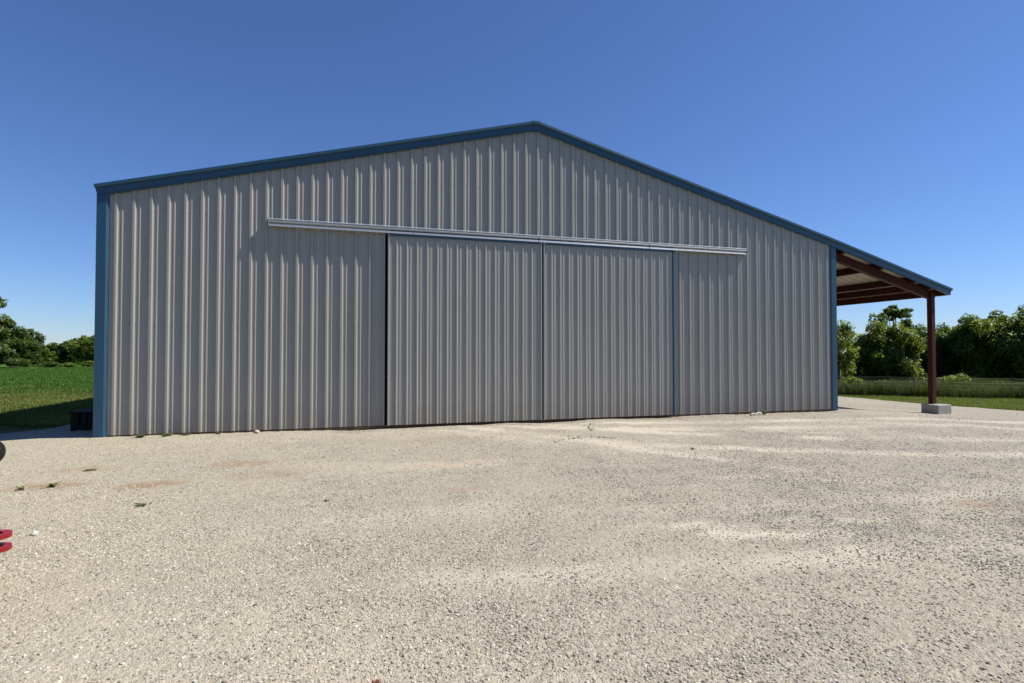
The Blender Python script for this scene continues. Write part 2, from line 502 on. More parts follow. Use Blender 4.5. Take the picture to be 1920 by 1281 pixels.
fines = 0.14 * sst(0.03, 0.20, fbm(V[:, 0] * .42 + 3, V[:, 1] * .62, 5, 52)) * sst(.1, .8, gravel_mask(V[:, 0], V[:, 1]))
for cx, cy, rx, ry, rot, s in [(4.5, 8.6, 3.6, .30, -1.05, .6), (2.7, 10.2, 2.0, .45, -.9, .45), (3.7, 4.05, 1.0, .12, -.25, .8), (3.0, 4.5, .7, .10, -.25, .7), (4.6, 4.2, 1.1, .10, -.3, .6), (5.8, 5.6, 2.0, .12, -.4, .5),
                               (1.3, 7.9, 1.5, .35, 0, .45), (0.6, 5.6, 1.8, .25, .1, .3), (13.0, 9.0, 4.0, .25, -.5, .5), (16.0, 17.5, 4.0, .5, .9, .6), (8.3, 9.6, 2.6, .22, -.6, .4)]:
    fines = np.maximum(fines, s * blob(cx, cy, rx, ry, rot))
def bez(p0, p1, p2, n=14):
    return [tuple((1 - t) ** 2 * np.array(p0) + 2 * t * (1 - t) * np.array(p1) + t * t * np.array(p2)) for t in np.linspace(0, 1, n)]
def wheel_path(X, Y, pts, w, s_):
    d = np.full(len(X), 99.0)
    for (ax, ay), (bx, by) in zip(pts[:-1], pts[1:]):
        t = np.clip(((X - ax) * (bx - ax) + (Y - ay) * (by - ay)) / ((bx - ax) ** 2 + (by - ay) ** 2), 0, 1)
        d = np.minimum(d, np.hypot(X - ax - t * (bx - ax), Y - ay - t * (by - ay)))
    return s_ * (1 - sst(w * .4, w, d + .25 * fbm(X * 3, Y * 3, 3, 91))) * np.clip(.6 + 1.9 * fbm(X * .8, Y * .8, 3, 93), 0, 1)
def tracks_at(X, Y):
    q = np.zeros(len(X))
    for off in (0.0, 1.65):
        for pts, w, s_ in ((bez((2.4 + off, 12.2), (3.2 + off, 8.0 + off * .8), (13, 5.2 + off)), .34, .80),
                           (bez((3.0 + off, 12.0), (4.5 + off, 9.8 + off * .5), (18, 8.4 + off)), .32, .70),
                           (bez((0.5, 5.6 - off), (4.0, 4.6 - off * .8), (9.5, 4.4 - off * .8)), .24, .55)):
            q = np.maximum(q, wheel_path(X, Y, pts, w, s_))
    return q
fines = np.maximum(fines, tracks_at(V[:, 0], V[:, 1]))
me.attributes.new('dirt', 'FLOAT', 'POINT').data.foreach_set('value', dirt.astype(np.float32))
me.attributes.new('fines', 'FLOAT', 'POINT').data.foreach_set('value', fines.astype(np.float32))
tag(link_mesh('gravel_lot', me), kind='structure')

# loose stones lying on the lot: nobody could count them, one object of stuff (geometry nodes)
def stones(name, dens, rmin, rmax, x0, x1, y0, y1, step, seed, sub=1):
    xs = np.arange(x0, x1 + .01, step); ys = np.arange(y0, y1 + .01, step)
    def keep(x, y):
        b = np.degrees(np.arctan2(x, y))
        inside_b = (x > -4.86) & (x < 13.3) & (y > 12.25)
        return (gravel_mask(x, y) > 0.15) & ~inside_b & (b > -40) & (b < 68) & (dens(np.hypot(x, y)) > 0)
    me, V = grid_mesh(name, xs, ys, lambda x, y: zl(x, y) - rmin * 0.2, M_stones, keep)
    d = dens(np.hypot(V[:, 0], V[:, 1])) * np.clip(0.9 + 2.6 * fbm(V[:, 0] * .9, V[:, 1] * .9, 4, 44 + seed), 0.25, 2.0) * (1 - 0.35 * sst(0.03, 0.20, fbm(V[:, 0] * .42 + 3, V[:, 1] * .62, 5, 52)))
    d = d * (1 - 0.85 * dirt_at(V[:, 0], V[:, 1])) * (1 - 0.75 * tracks_at(V[:, 0], V[:, 1]))
    me.attributes.new('dens', 'FLOAT', 'POINT').data.foreach_set('value', d.astype(np.float32))
    o = link_mesh(name, me)
    ng = bpy.data.node_groups.new(name, 'GeometryNodeTree')
    ng.interface.new_socket('Geometry', in_out='INPUT', socket_type='NodeSocketGeometry')
    ng.interface.new_socket('Geometry', in_out='OUTPUT', socket_type='NodeSocketGeometry')
    L = ng.links
    gi = ng.nodes.new('NodeGroupInput'); go = ng.nodes.new('NodeGroupOutput')
    na = ng.nodes.new('GeometryNodeInputNamedAttribute'); na.data_type = 'FLOAT'; na.inputs['Name'].default_value = 'dens'
    dp = ng.nodes.new('GeometryNodeDistributePointsOnFaces'); dp.inputs['Seed'].default_value = seed
    L.new(gi.outputs[0], dp.inputs['Mesh']); L.new(na.outputs[0], dp.inputs['Density'])
    join = ng.nodes.new('GeometryNodeJoinGeometry')
    for k in range(5):
        ico = ng.nodes.new('GeometryNodeMeshIcoSphere'); ico.inputs['Radius'].default_value = 1.0; ico.inputs['Subdivisions'].default_value = sub
        sp = ng.nodes.new('GeometryNodeSetPosition')
        rv = ng.nodes.new('FunctionNodeRandomValue'); rv.data_type = 'FLOAT_VECTOR'
        rv.inputs[0].default_value = (-.38, -.38, -.30); rv.inputs[1].default_value = (.38, .38, .30); rv.inputs['Seed'].default_value = 100 + k + seed
        L.new(ico.outputs[0], sp.inputs['Geometry']); L.new(rv.outputs[0], sp.inputs['Offset'])
        sm = ng.nodes.new('GeometryNodeSetMaterial'); sm.inputs['Material'].default_value = M_stones
        L.new(sp.outputs[0], sm.inputs['Geometry'])
        gti = ng.nodes.new('GeometryNodeGeometryToInstance'); L.new(sm.outputs[0], gti.inputs[0]); L.new(gti.outputs[0], join.inputs[0])
    st = ng.nodes.new('GeometryNodeStoreNamedAttribute'); st.data_type = 'FLOAT'; st.domain = 'POINT'; st.inputs['Name'].default_value = 'tone'
    rt = ng.nodes.new('FunctionNodeRandomValue'); rt.data_type = 'FLOAT'; rt.inputs['Seed'].default_value = 3 + seed
    L.new(dp.outputs['Points'], st.inputs['Geometry']); L.new(rt.outputs[1], st.inputs['Value'])
    iop = ng.nodes.new('GeometryNodeInstanceOnPoints'); iop.inputs['Pick Instance'].default_value = True
    L.new(st.outputs[0], iop.inputs['Points']); L.new(join.outputs[0], iop.inputs['Instance'])
    rr = ng.nodes.new('FunctionNodeRandomValue'); rr.data_type = 'FLOAT_VECTOR'
    rr.inputs[0].default_value = (-.5, -.5, -3.1); rr.inputs[1].default_value = (.5, .5, 3.1); rr.inputs['Seed'].default_value = 17 + seed
    L.new(rr.outputs[0], iop.inputs['Rotation'])
    u = ng.nodes.new('FunctionNodeRandomValue'); u.data_type = 'FLOAT'; u.inputs['Seed'].default_value = 23 + seed
    pw = ng.nodes.new('ShaderNodeMath'); pw.operation = 'POWER'; L.new(u.outputs[1], pw.inputs[0]); pw.inputs[1].default_value = 3.4
    ma = ng.nodes.new('ShaderNodeMath'); ma.operation = 'MULTIPLY_ADD'; L.new(pw.outputs[0], ma.inputs[0]); ma.inputs[1].default_value = rmax - rmin; ma.inputs[2].default_value = rmin
    rs = ng.nodes.new('FunctionNodeRandomValue'); rs.data_type = 'FLOAT_VECTOR'
    rs.inputs[0].default_value = (.8, .6, .45); rs.inputs[1].default_value = (1.25, 1.0, .8); rs.inputs['Seed'].default_value = 29 + seed
    vm = ng.nodes.new('ShaderNodeVectorMath'); vm.operation = 'SCALE'; L.new(rs.outputs[0], vm.inputs[0]); L.new(ma.outputs[0], vm.inputs['Scale'])
    L.new(vm.outputs[0], iop.inputs['Scale'])
    L.new(iop.outputs[0], go.inputs[0])
    md = o.modifiers.new('stones', 'NODES'); md.node_group = ng
    return tag(o, kind='stuff')
stones('gravel', lambda d: np.interp(d, [0, 1.2, 1.5, 4.5, 7, 10, 15, 25, 32, 33], [0, 0, 8000, 7000, 4200, 2000, 650, 110, 20, 0]), 0.0030, 0.0128, -14, 30, 0.2, 30, 0.3, 1)

# ------------------------------------------------------------------ the metal building
YW = 12.37                      # plane of the front wall's pans
XL, XR = -4.912, 13.376         # outer faces of the side walls
XC = 4.17                       # ridge
ZR = 7.333                      # ridge, top of the rake trim
YB = YW + 24.4                  # back wall
PER = 0.3048
S_MAIN = (ZR - 4.975) / (XC + 4.954)
X_TIP, Z_TIP = 17.93, 3.690
Z_KINK = ZR - S_MAIN * (13.2 - XC)
S_LEAN = (Z_KINK - Z_TIP) / (X_TIP - 13.2)
def roof_z(x):
    if x <= XC: return ZR - S_MAIN * (XC - x)
    if x <= 13.2: return ZR - S_MAIN * (x - XC)
    return Z_KINK - S_LEAN * (x - 13.2)

barn = empty('metal_building', (XC, YW, 0))
tag(barn, 'large grey ribbed metal shed with blue trim, double sliding doors and open side lean-to', 'shed')
def P(o):   # parent in place
    o.parent = barn
    o.matrix_parent_inverse = Matrix.Translation((-XC, -YW, 0))
    return o

RIB = [(-0.041, 0), (-0.020, 0.034), (0.020, 0.034), (0.041, 0)]
def panel_profile():
    pr = [(-0.020, 0.034), (0.020, 0.034), (0.041, 0.0)]
    for k in range(3):
        b = k * PER
        for c in (0.1016, 0.2032):
            pr += [(b + c - 0.018, 0.0), (b + c - 0.008, 0.0065), (b + c + 0.008, 0.0065), (b + c + 0.018, 0.0)]
        if k < 2:
            pr += [(b + PER + x, d) for x, d in RIB]
    pr += [(3 * PER - 0.0425, 0.0), (3 * PER - 0.0212, 0.0355), (3 * PER + 0.0212, 0.0355), (3 * PER + 0.038, 0.0055)]
    return pr
PROF = panel_profile()
DOOR_L, DOOR_R, DOOR_TOP = 0.66, 7.955, 4.42
OPEN_L, OPEN_R = 0.600, 7.90

def wall_panel(x0, seed):
    """one three-rib sheet, cut to the slope of the rake at its head"""
    r = random.Random(seed)
    ph = [r.uniform(0, 6.28) for _ in range(3)]
    amp = r.uniform(0.0006, 0.0018)
    proud = r.uniform(-0.0008, 0.0008)
    mb = MB()
    cols = []
    ROWS = 9
    # split where the door opening begins or ends inside the sheet
    def bottom(x):
        return 4.36 if OPEN_L < x < OPEN_R else 0.045
    prof = list(PROF)
    cuts = []
    for xo in (OPEN_L, OPEN_R):
        if x0 + prof[0][0] < xo < x0 + prof[-1][0]: cuts.append(xo - x0)
    strips = [prof]
    for cxx in cuts:
        new = []
        for st in strips:
            if st[0][0] < cxx < st[-1][0]:
                for i in range(len(st) - 1):
                    if st[i][0] <= cxx <= st[i + 1][0]:
                        t = (cxx - st[i][0]) / max(1e-9, st[i + 1][0] - st[i][0])
                        d = st[i][1] + t * (st[i + 1][1] - st[i][1])
                        new += [st[:i + 1] + [(cxx, d)], [(cxx, d)] + st[i + 1:]]
                        break
            else: new.append(st)
        strips = new
    for st in strips:
        xm = x0 + (st[0][0] + st[-1][0]) / 2
        zb = bottom(xm)
        vs = []
        for (px, pd) in st:
            x = x0 + px
            zt = roof_z(x) - 0.045
            for j in range(ROWS):
                z = zb + (zt - zb) * j / (ROWS - 1)
                w = amp * (math.sin(z * 1.9 + ph[0] + px * 5) + 0.6 * math.sin(z * 4.3 + ph[1])) * (1 if pd < 0.02 else 0.4)
                vs.append((x, YW - pd - w - proud, z))
        fs = []
        for i in range(len(st) - 1):
            for j in range(ROWS - 1):
                a = i * ROWS + j
                fs.append((a, a + ROWS, a + ROWS + 1, a + 1))
        mb.raw(vs, fs)
    me = bpy.data.meshes.new('wall_panel')
    me.from_pydata(mb.v, [], mb.f); me.materials.append(M_wall); me.update()
    return P(link_mesh('wall_panel', me))
for k in range(20):
    x0 = XL + k * 3 * PER
    if x0 > OPEN_L + .02 and x0 + 3 * PER < OPEN_R - .02:
        pass
    wall_panel(x0, 500 + k)

# screw heads in rows along the girts: too small to pick apart, one part
scr = MB()
def screw_at(x, z, y):
    r, h = 0.0075, 0.006
    ring = [(x + r * math.cos(a), y - h, z + r * math.sin(a)) for a in (0.3, 1.35, 2.4, 3.44, 4.49, 5.54)]
    base = [(x + 1.5 * r * math.cos(a), y + .001, z + 1.5 * r * math.sin(a)) for a in (0.3, 1.35, 2.4, 3.44, 4.49, 5.54)]
    scr.raw(ring + base, [(0, 1, 2, 3, 4, 5)] + [(i, (i + 1) % 6, 6 + (i + 1) % 6, 6 + i) for i in range(6)])
for z in (0.12, 2.25, 4.55, 5.6, 6.6):
    for k in range(61):
        for dx in (-0.065, 0.065):
            x = XL + k * PER + dx
            if not XL + .25 < x < XR - .3 or z > roof_z(x) - 0.4: continue
            if OPEN_L - .05 < x < OPEN_R + .05 and z < 4.6: continue
            screw_at(x, z + rnd.uniform(-.008, .008), YW)
o = P(scr.build('wall_screw', M_screw)); tag(o, kind='stuff')

# side and back walls, roof (closed shell so the inside is dark)
def ribbed(name, length, axis_pts, mat, heights, rib=0.032, per=PER):
    pass
def side_wall(x, sgn):
    mb = MB(); vs = []; n = 0
    y = YW
    prof = []
    while y < YB - PER + 1e-6:
        prof += [(y + dy + PER / 2, d) for dy, d in RIB]; y += PER
    prof = [(YW, 0)] + prof + [(YB, 0)]
    zt = roof_z(x) - 0.05
    for yy, d in prof: vs += [(x + sgn * d, yy, 0.045), (x + sgn * d, yy, zt)]
    mb.raw(vs, [(2 * i, 2 * i + 2, 2 * i + 3, 2 * i + 1) for i in range(len(prof) - 1)])
    return P(mb.build('side_wall', M_wall))
side_wall(XL, -1); side_wall(XR, 1)
mb = MB()
mb.poly([(XL, YB, 0.045), (XR, YB, 0.045), (XR, YB, roof_z(XR) - .05), (XC, YB, ZR - .05), (XL, YB, roof_z(XL) - .05)])
P(mb.build('back_wall', M_wall))
mb = MB()
for xa, xb in ((XL - 0.03, XC), (XC, 13.2)):
    prof = []
    y = YW - 0.02
    while y < YB:
        prof += [(y + 0.15 + dy, d) for dy, d in RIB]; y += PER
    prof = [(YW - 0.02, 0)] + prof + [(YB, 0)]
    vs = []
    for yy, d in prof: vs += [(xa, yy, roof_z(xa) - 0.05 + d), (xb, yy, roof_z(xb) - 0.05 + d)]
    mb.raw(vs, [(2 * i, 2 * i + 2, 2 * i + 3, 2 * i + 1) for i in range(len(prof) - 1)])
P(mb.build('roof', M_roofsheet))
mb = MB(); mb.box((XL + .1, YW + .15, 0.0), (XR - .1, YB - .1, 0.02)); P(mb.build('floor_slab', M_shadow_in))
mb = MB(); mb.box((XL + 0.015, YW + 0.006, -0.35), (XR - 0.015, YW + 0.13, 0.05)); mb.box((XL + .01, YW + .14, -.5), (XL + .13, YB, .05)); mb.box((XR - .13, YW + .14, -.5), (XR - .01, YB, .05))
P(mb.build('foundation', M_found))

# lean-to roof sheets (seen from below)
lp = MB(); vs = []
prof = []
for k in range(3):
    b = k * PER
    for c in (0.1016, 0.2032):
        prof += [(b + c - 0.018, 0.0), (b + c - 0.008, 0.0065), (b + c + 0.008, 0.0065), (b + c + 0.018, 0.0)]
    prof += [(b + PER + x, d) for x, d in RIB]
prof = [(0.043, 0)] + prof
for yy, d in prof:
    for i in range(4):
        x = 13.2 + (X_TIP - 0.03 - 13.2) * i / 3
        vs.append((x, yy - 0.043, roof_z(x) - 0.05 + d))
n = 4
lp.raw(vs, [(n * i + j, n * i + n + j, n * i + n + j + 1, n * i + j + 1) for i in range(len(prof) - 1) for j in range(3)])
lean_me = lp.mesh('roof_panel', M_roofsheet)
y = YW - 0.03
while y < YB - 0.5:
    o = bpy.data.objects.new('roof_panel', lean_me); COL.objects.link(o)
    o.parent = barn; o.location = (-XC, y - YW, rnd.uniform(0, .002))
    y += 3 * PER

# rake trims: upper roll standing proud of a lower fascia, in three lengths lapped over each other
RPROF = [(-0.16, -0.012), (0.075, 0.0), (0.100, -0.010), (0.103, -0.060), (0.092, -0.078), (0.060, -0.086),
         (0.058, -0.205), (0.066, -0.212), (0.066, -0.224), (0.012, -0.228), (0.010, -0.10), (-0.16, -0.07)]
def rake(name, xa, xb, proud=0.0, drop=0.0):
    mb = MB()
    dz = roof_z(xb) - roof_z(xa)
    t = Vector((xb - xa, 0, dz)).normalized()
    nrm = Vector((-t.z, 0, t.x))
    if nrm.z < 0: nrm = -nrm
    pr = [(u + proud, v) for u, v in RPROF]
    mb.sweep(pr, (xa, YW - 0.012, roof_z(xa) - drop), (xb, YW - 0.012, roof_z(xb) - drop), (0, -1, 0), nrm)
    return P(mb.build(name, M_blue))
rake('rake_trim', -4.962, -1.93); rake('rake_trim', -1.96, 1.10, 0.0018); rake('rake_trim', 1.07, XC - 0.02, 0.0)
rake('rake_trim', XC + 0.02, 7.25, 0.0); rake('rake_trim', 7.22, 10.3, 0.0018); rake('rake_trim', 10.27, 13.21)
rake('rake_trim', 13.19, 15.6, 0.0018); rake('rake_trim', 15.57, X_TIP, 0.0)
mb = MB()   # peak box closing the two rakes
mb.sweep([(-0.16, -0.010), (0.083, 0.005), (0.107, -0.008), (0.109, -0.062), (0.097, -0.082), (0.064, -0.092), (0.062, -0.235), (0.0, -0.235), (-0.16, -0.08)],
         (XC - 0.10, YW - 0.012, ZR - 0.022), (XC + 0.10, YW - 0.012, ZR - 0.022), (0, -1, 0), (0, 0, 1))
P(mb.build('peak_cap', M_blue))
mb = MB()
mb.sweep([(-.16, -.02), (0, .035), (.16, -.02), (.16, -.035), (0, .02), (-.16, -.035)], (XC, YW + .1, ZR + .0), (XC, YB, ZR + .0), (1, 0, 0), (0, 0, 1))
P(mb.build('ridge_cap', M_blue))
# eave trims along the long sides
mb = MB(); mb.sweep([(0.0, 0.0), (-0.045, -0.005), (-0.05, -0.05), (-0.025, -0.16), (0.0, -0.165)], (XL, YW + .17, roof_z(XL) + .0), (XL, YB, roof_z(XL) + .0), (1, 0, 0), (0, 0, 1)); P(mb.build('eave_trim', M_blue))
mb = MB(); mb.sweep([(-0.05, 0.01), (0.0, -0.005), (0.004, -0.07), (-0.035, -0.215), (-0.075, -0.215), (-0.05, -0.07)], (X_TIP, YW + .13, Z_TIP), (X_TIP, YB, Z_TIP), (1, 0, 0), (0, 0, 1)); P(mb.build('eave_trim', M_blue))

# corner trims
def corner(name, x0, x1, flip):
    mb = MB()
    zt = roof_z((x0 + x1) / 2) - 0.20
    if flip:   # right-hand corner: sloped return on its left edge
        pr = [(x1, -0.05), (x1, 0.046), (x0 + 0.048, 0.046), (x0 + 0.044, 0.040), (x0 + 0.012, 0.012), (x0 + 0.010, 0.001), (x0, 0.001), (x0, -0.004), (x1 - .006, -0.004)]
    else:
        pr = [(x0, -0.05), (x0, 0.046), (x1 - 0.066, 0.046), (x1 - 0.060, 0.042), (x1 - 0.014, 0.008), (x1 - 0.012, 0.001), (x1, 0.001), (x1, -0.004), (x0 + .006, -0.004)]
    mb.sweep([(u, v) for u, v in pr], (0, YW - 0.001, 0.005), (0, YW - 0.001, zt), (1, 0, 0), (0, -1, 0))
    return P(mb.build(name, M_blue))
corner('corner_trim', XL - 0.012, XL + 0.215, False)
corner('corner_trim', XR - 0.205, XR + 0.012, True)

# sliding doors: ribbed sheets on a steel frame, blue edge channels
DPER = 0.2286
YD = YW - 0.085                  # door face plane
def door_prof(n_ribs, x_first, xa, xb):
    pr = [(xa, 0.0)]
    for k in range(n_ribs):
        b = x_first + k * DPER
        for dx, d in ((-0.026, 0), (-0.011, 0.020), (0.011, 0.020), (0.026, 0)):
            pr.append((b + dx, d))
        for c in (0.076, 0.152):
            for dx, d in ((-0.013, 0), (-0.005, 0.005), (0.005, 0.005), (0.013, 0)):
                pr.append((b + c + dx, d))
    return [p for p in pr if xa <= p[0] <= xb] + [(xb, 0.0)]
def sliding_door(xa, xb, first, seed, mats):
    fr = MB()   # frame behind the sheets
    for a, b in ((xa + .03, xa + .09), (xb - .09, xb - .03)):
        fr.box((a, YD + .006, .04), (b, YD + .05, DOOR_TOP - .02))
    for z in (.04, 1.1, 2.2, 3.3, DOOR_TOP - .09):
        fr.box((xa + .09, YD + .008, z), (xb - .09, YD + .048, z + .06))
    d = P(fr.build('sliding_door', M_oxide))
    r = random.Random(seed)
    nribs = 15
    step = 4 * DPER
    x = first - 0.5 * DPER - 4 * DPER
    edges = [xa + .012]
    k = 4
    while first + k * DPER < xb - .4:
        edges.append(first + k * DPER); k += 4
    edges.append(xb - .012)
    for i in range(len(edges) - 1):
        a, b = edges[i], edges[i + 1]
        full = door_prof(nribs + 1, first, a, b)
        mb = MB(); vs = []
        ph = r.uniform(0, 6); am = r.uniform(.0005, .0014); proud = .0007 * (i % 2)
        ROWS = 8
        for px, pd in full:
            for j in range(ROWS):
                z = 0.052 + (DOOR_TOP - 0.03 - 0.052) * j / (ROWS - 1)
                w = am * math.sin(z * 2.1 + ph + px) * (1 if pd < .01 else .4)
                dd = pd
                if i and abs(px - a) < 1e-6 or (i < len(edges) - 2 and abs(px - b) < 1e-6): dd = 0.020
                vs.append((px, YD - dd - w - proud, z))
        me = bpy.data.meshes.new('door_panel')
        me.from_pydata(vs, [], [(q * ROWS + j, q * ROWS + ROWS + j, q * ROWS + ROWS + j + 1, q * ROWS + j + 1) for q in range(len(full) - 1) for j in range(ROWS - 1)])
        me.materials.append(M_wall); me.update()
        link_mesh('door_panel', me, None, d)
    for side, (a, b) in enumerate(((xa - .004, xa + .036), (xb - .030, xb + .004))):
        mb = MB()
        if side == 0: pr = [(a, 0.028), (a + .012, 0.030), (b - .012, 0.030), (b, 0.004), (b, .001), (a + .004, .001), (a + .004, -.052), (a, -.052)]
        else: pr = [(b, 0.028), (b - .012, .030), (a + .008, .030), (a, .004), (a, .001), (b - .004, .001), (b - .004, -.052), (b, -.052)]
        mb.sweep(pr, (0, YD, 0.044), (0, YD, DOOR_TOP), (1, 0, 0), (0, -1, 0))
        mb.build('edge_trim', mats[side], d)
    mb = MB(); mb.box((xa + .05, YD - .03, DOOR_TOP - .122), (xb - .05, YD - .022, DOOR_TOP)); mb.build('edge_trim', M_blue, d)
    return d
sliding_door(DOOR_L, 4.295, 0.848, 1, (M_wall, M_wall))
sliding_door(4.352, DOOR_R, 4.556, 2, (M_wall, M_blue))
# astragal closing the gap between the doors
mb = MB(); mb.box((4.300, YD + .012, .025), (4.347, YD + .03, DOOR_TOP - .01)); P(mb.build('door_astragal', M_blue))
# door jamb of the opening
mb = MB(); mb.box((OPEN_L - .0, YW + .004, .03), (OPEN_L + .012, YW + .2, 4.36)); mb.box((OPEN_R - .012, YW + .004, .03), (OPEN_R, YW + .2, 4.36)); mb.box((OPEN_L + .012, YW + .004, 4.35), (OPEN_R - .012, YW + .2, 4.362)); P(mb.build('door_jamb', M_blue))

# door track: cover flashing above, two box-rail lines below, in four lengths
TX0, TX1 = -1.80, 10.24
track = MB()
track.sweep([(0.0, 0.062), (0.002, 0.065), (0.070, 0.040), (0.092, 0.028), (0.094, 0.010), (0.091, 0.010), (0.089, 0.025), (0.069, 0.036), (0.0, 0.059)],
            (TX0, YW - .033, 4.476), (TX1, YW - .033, 4.476), (0, -1, 0), (0, 0, 1))
track = P(track.build('door_track', M_galv))
for i in range(4):
    a = TX0 + (TX1 - TX0) * i / 4 + (.008 if i else 0); b = TX0 + (TX1 - TX0) * (i + 1) / 4 - .008
    mb = MB()
    # round-nosed upper rail
    mb.sweep([(0.01, 0.0), (0.078, 0.0), (0.090, 0.010), (0.096, 0.028), (0.091, 0.044), (0.082, 0.053), (0.01, 0.053)], (a, YW - .033, 4.428), (b, YW - .033, 4.428), (0, -1, 0), (0, 0, 1))
    # lower flat rail, tipped slightly to the sky
    mb.sweep([(0.015, 0.0), (0.090, 0.0), (0.098, 0.005), (0.086, 0.046), (0.080, 0.051), (0.015, 0.051)], (a, YW - .033, 4.349), (b, YW - .033, 4.349), (0, -1, 0), (0, 0, 1))
    mb.sweep([(0.012, 0.0), (0.040, 0.0), (0.040, 0.030), (0.012, 0.030)], (a, YW - .033, 4.3995), (b, YW - .033, 4.3995), (0, -1, 0), (0, 0, 1))
    mb.build('track_section', M_galv, track)
bk = MB(); bk.box((-.016, -.012, -.018), (.016, .03, .006), .004)
bk_me = bk.mesh('track_bolt', M_galv)
for k in range(41):
    x = TX0 + .09 + k * PER
    if x > TX1 - .03: break
    if DOOR_L - .05 < x < DOOR_R + .05 and False: continue
    o = bpy.data.objects.new('track_bolt', bk_me); COL.objects.link(o); o.parent = track; o.location = (x, YW - .095, 4.344)
mb = MB(); mb.box((TX0 - .012, YW - .132, 4.345), (TX0 - .002, YW - .02, 4.545)); mb.build('track_end', M_galv, track)
mb = MB(); mb.box((TX1 + .002, YW - .132, 4.345), (TX1 + .012, YW - .02, 4.50)); mb.build('track_end', M_galv, track)

# lean-to frame
YF = 12.55
def rafter_z(x): return roof_z(x) - 0.05 - 0.205      # top of the rafters
def rafter(y):
    mb = MB()
    xa, xb = 13.38, 17.46
    za, zb = rafter_z(xa), rafter_z(xb)
    t = Vector((xb - xa, 0, zb - za)).normalized(); nr = Vector((-t.z, 0, t.x))
    ipro = [(-.065, 0), (.065, 0), (.065, -.011), (.005, -.011), (.005, -.229), (.065, -.229), (.065, -.240), (-.065, -.240), (-.065, -.229), (-.005, -.229), (-.005, -.011), (-.065, -.011)]
    mb.sweep(ipro, (xa, y, za), (xb, y, zb), (0, 1, 0), nr)
    return P(mb.build('rafter', M_oxide))
frames = [YF + 6.05 * k for k in range(5)]
frames[-1] = YB - .15
for y in frames: rafter(y)
def purlin(x, depth=.2):
    mb = MB(); zt = roof_z(x) - 0.052
    pr = [(-.03, 0), (.035, -.012), (.035, -.018), (-.026, -.006), (-.026, -depth + .008), (.03, -depth - .006), (.03, -depth + .02), (.034, -depth + .02), (.034, -depth - .012), (-.03, -depth)]
    mb.sweep(pr, (x, YW - .0, zt), (x, YB, zt), (1, 0, 0), (0, 0, 1))
    return P(mb.build('purlin', M_oxide))
for x in (13.75, 15.22, 16.53, 17.15): purlin(x)
mb = MB(); zt = roof_z(17.82) - 0.055
mb.sweep([(-.06, 0.01), (.05, -.012), (.05, -.05), (.046, -.05), (.046, -.016), (-.056, .006), (-.056, -.19), (.046, -.19), (.046, -.15), (.05, -.15), (.05, -.194), (-.06, -.194)], (17.80, YW, zt), (17.80, YB, zt), (1, 0, 0), (0, 0, 1))
P(mb.build('eave_strut', M_oxide))
cl = MB(); cl.box((-.004, -.05, 0), (.004, .05, .13))
cl_me = cl.mesh('purlin_clip', M_galv)
def steel_post(x, y, zb):
    mb = MB(); s = .075
    zt = rafter_z(x) - .02
    mb.box((x - s, y - s, zb + .012), (x + s, y + s, zt), .008)
    p = P(mb.build('steel_post', M_oxide))
    mb = MB(); mb.box((x - .14, y - .14, zb), (x + .14, y + .14, zb + .011)); mb.build('base_plate', M_grey, p)
    for ax in (-.105, .105):
        for ay in (-.105, .105):
            q = MB(); q.lathe([(0, zb + .034), (.009, zb + .034), (.009, zb + .022), (.017, zb + .022), (.017, zb + .0112), (0, zb + .0112)], 'z', 6, (x + ax, y + ay, 0), False); q.build('anchor_bolt', M_grey, p)
    mb = MB()   # kicker carrying the eave strut, with a hole left between the legs
    mb.tube([(x + s, y, zt - .22), (x + s + .13, y, zt - .085), (x + s + .30, y, zt - .06)], [.020, .020, .020], 6)
    mb.tube([(x + s, y, zt - .10), (x + s + .12, y, zt - .07)], [.018, .018], 6)
    mb.box((x + s - .01, y - .03, zt - .09), (x + s + .02, y + .03, zt + .02))
    mb.build('eave_bracket', M_oxide, p)
    return p
PX, PY = 17.385, YF
steel_post(PX, PY, 0.062)
for y in frames[1:]: steel_post(PX, y, -0.3)

# pier under the front post
pier = empty('concrete_pier', (17.385, 12.442, -0.25))
tag(pier, 'square grey concrete footing block under the red brown lean-to post', 'footing block')
mb = MB(); mb.box((-.272, -.262, -.25), (.272, .262, .311), .012)
me = mb.mesh('block', M_conc)
bm = bmesh.new(); bm.from_mesh(me)
for v in bm.verts:
    v.co += Vector((rnd.uniform(-.004, .004), rnd.uniform(-.004, .004), rnd.uniform(-.004, .003)))
bm.to_mesh(me); bm.free()
link_mesh('block', me, None, pier)

# ------------------------------------------------------------------ foliage
def leaf_cards(pts, nrm, size, rg, aspect=0.55):
    n = len(pts)
    nrm = nrm + rg.normal(0, 0.55, (n, 3)); nrm /= np.linalg.norm(nrm, axis=1)[:, None] + 1e-9
    t = rg.normal(0, 1, (n, 3)); t -= nrm * (t * nrm).sum(1)[:, None]; t /= np.linalg.norm(t, axis=1)[:, None] + 1e-9
    t[:, 2] -= 0.3; t /= np.linalg.norm(t, axis=1)[:, None]
    b = np.cross(nrm, t)
    s = size * rg.uniform(0.6, 1.35, n)[:, None]
    V = np.empty((n, 4, 3))
    V[:, 0] = pts - t * s; V[:, 2] = pts + t * s
    V[:, 1] = pts + b * s * aspect + nrm * s * 0.12 + t * s * 0.1; V[:, 3] = pts - b * s * aspect + nrm * s * 0.12 + t * s * 0.1
    return V.reshape(-1, 3), np.arange(4 * n).reshape(n, 4)

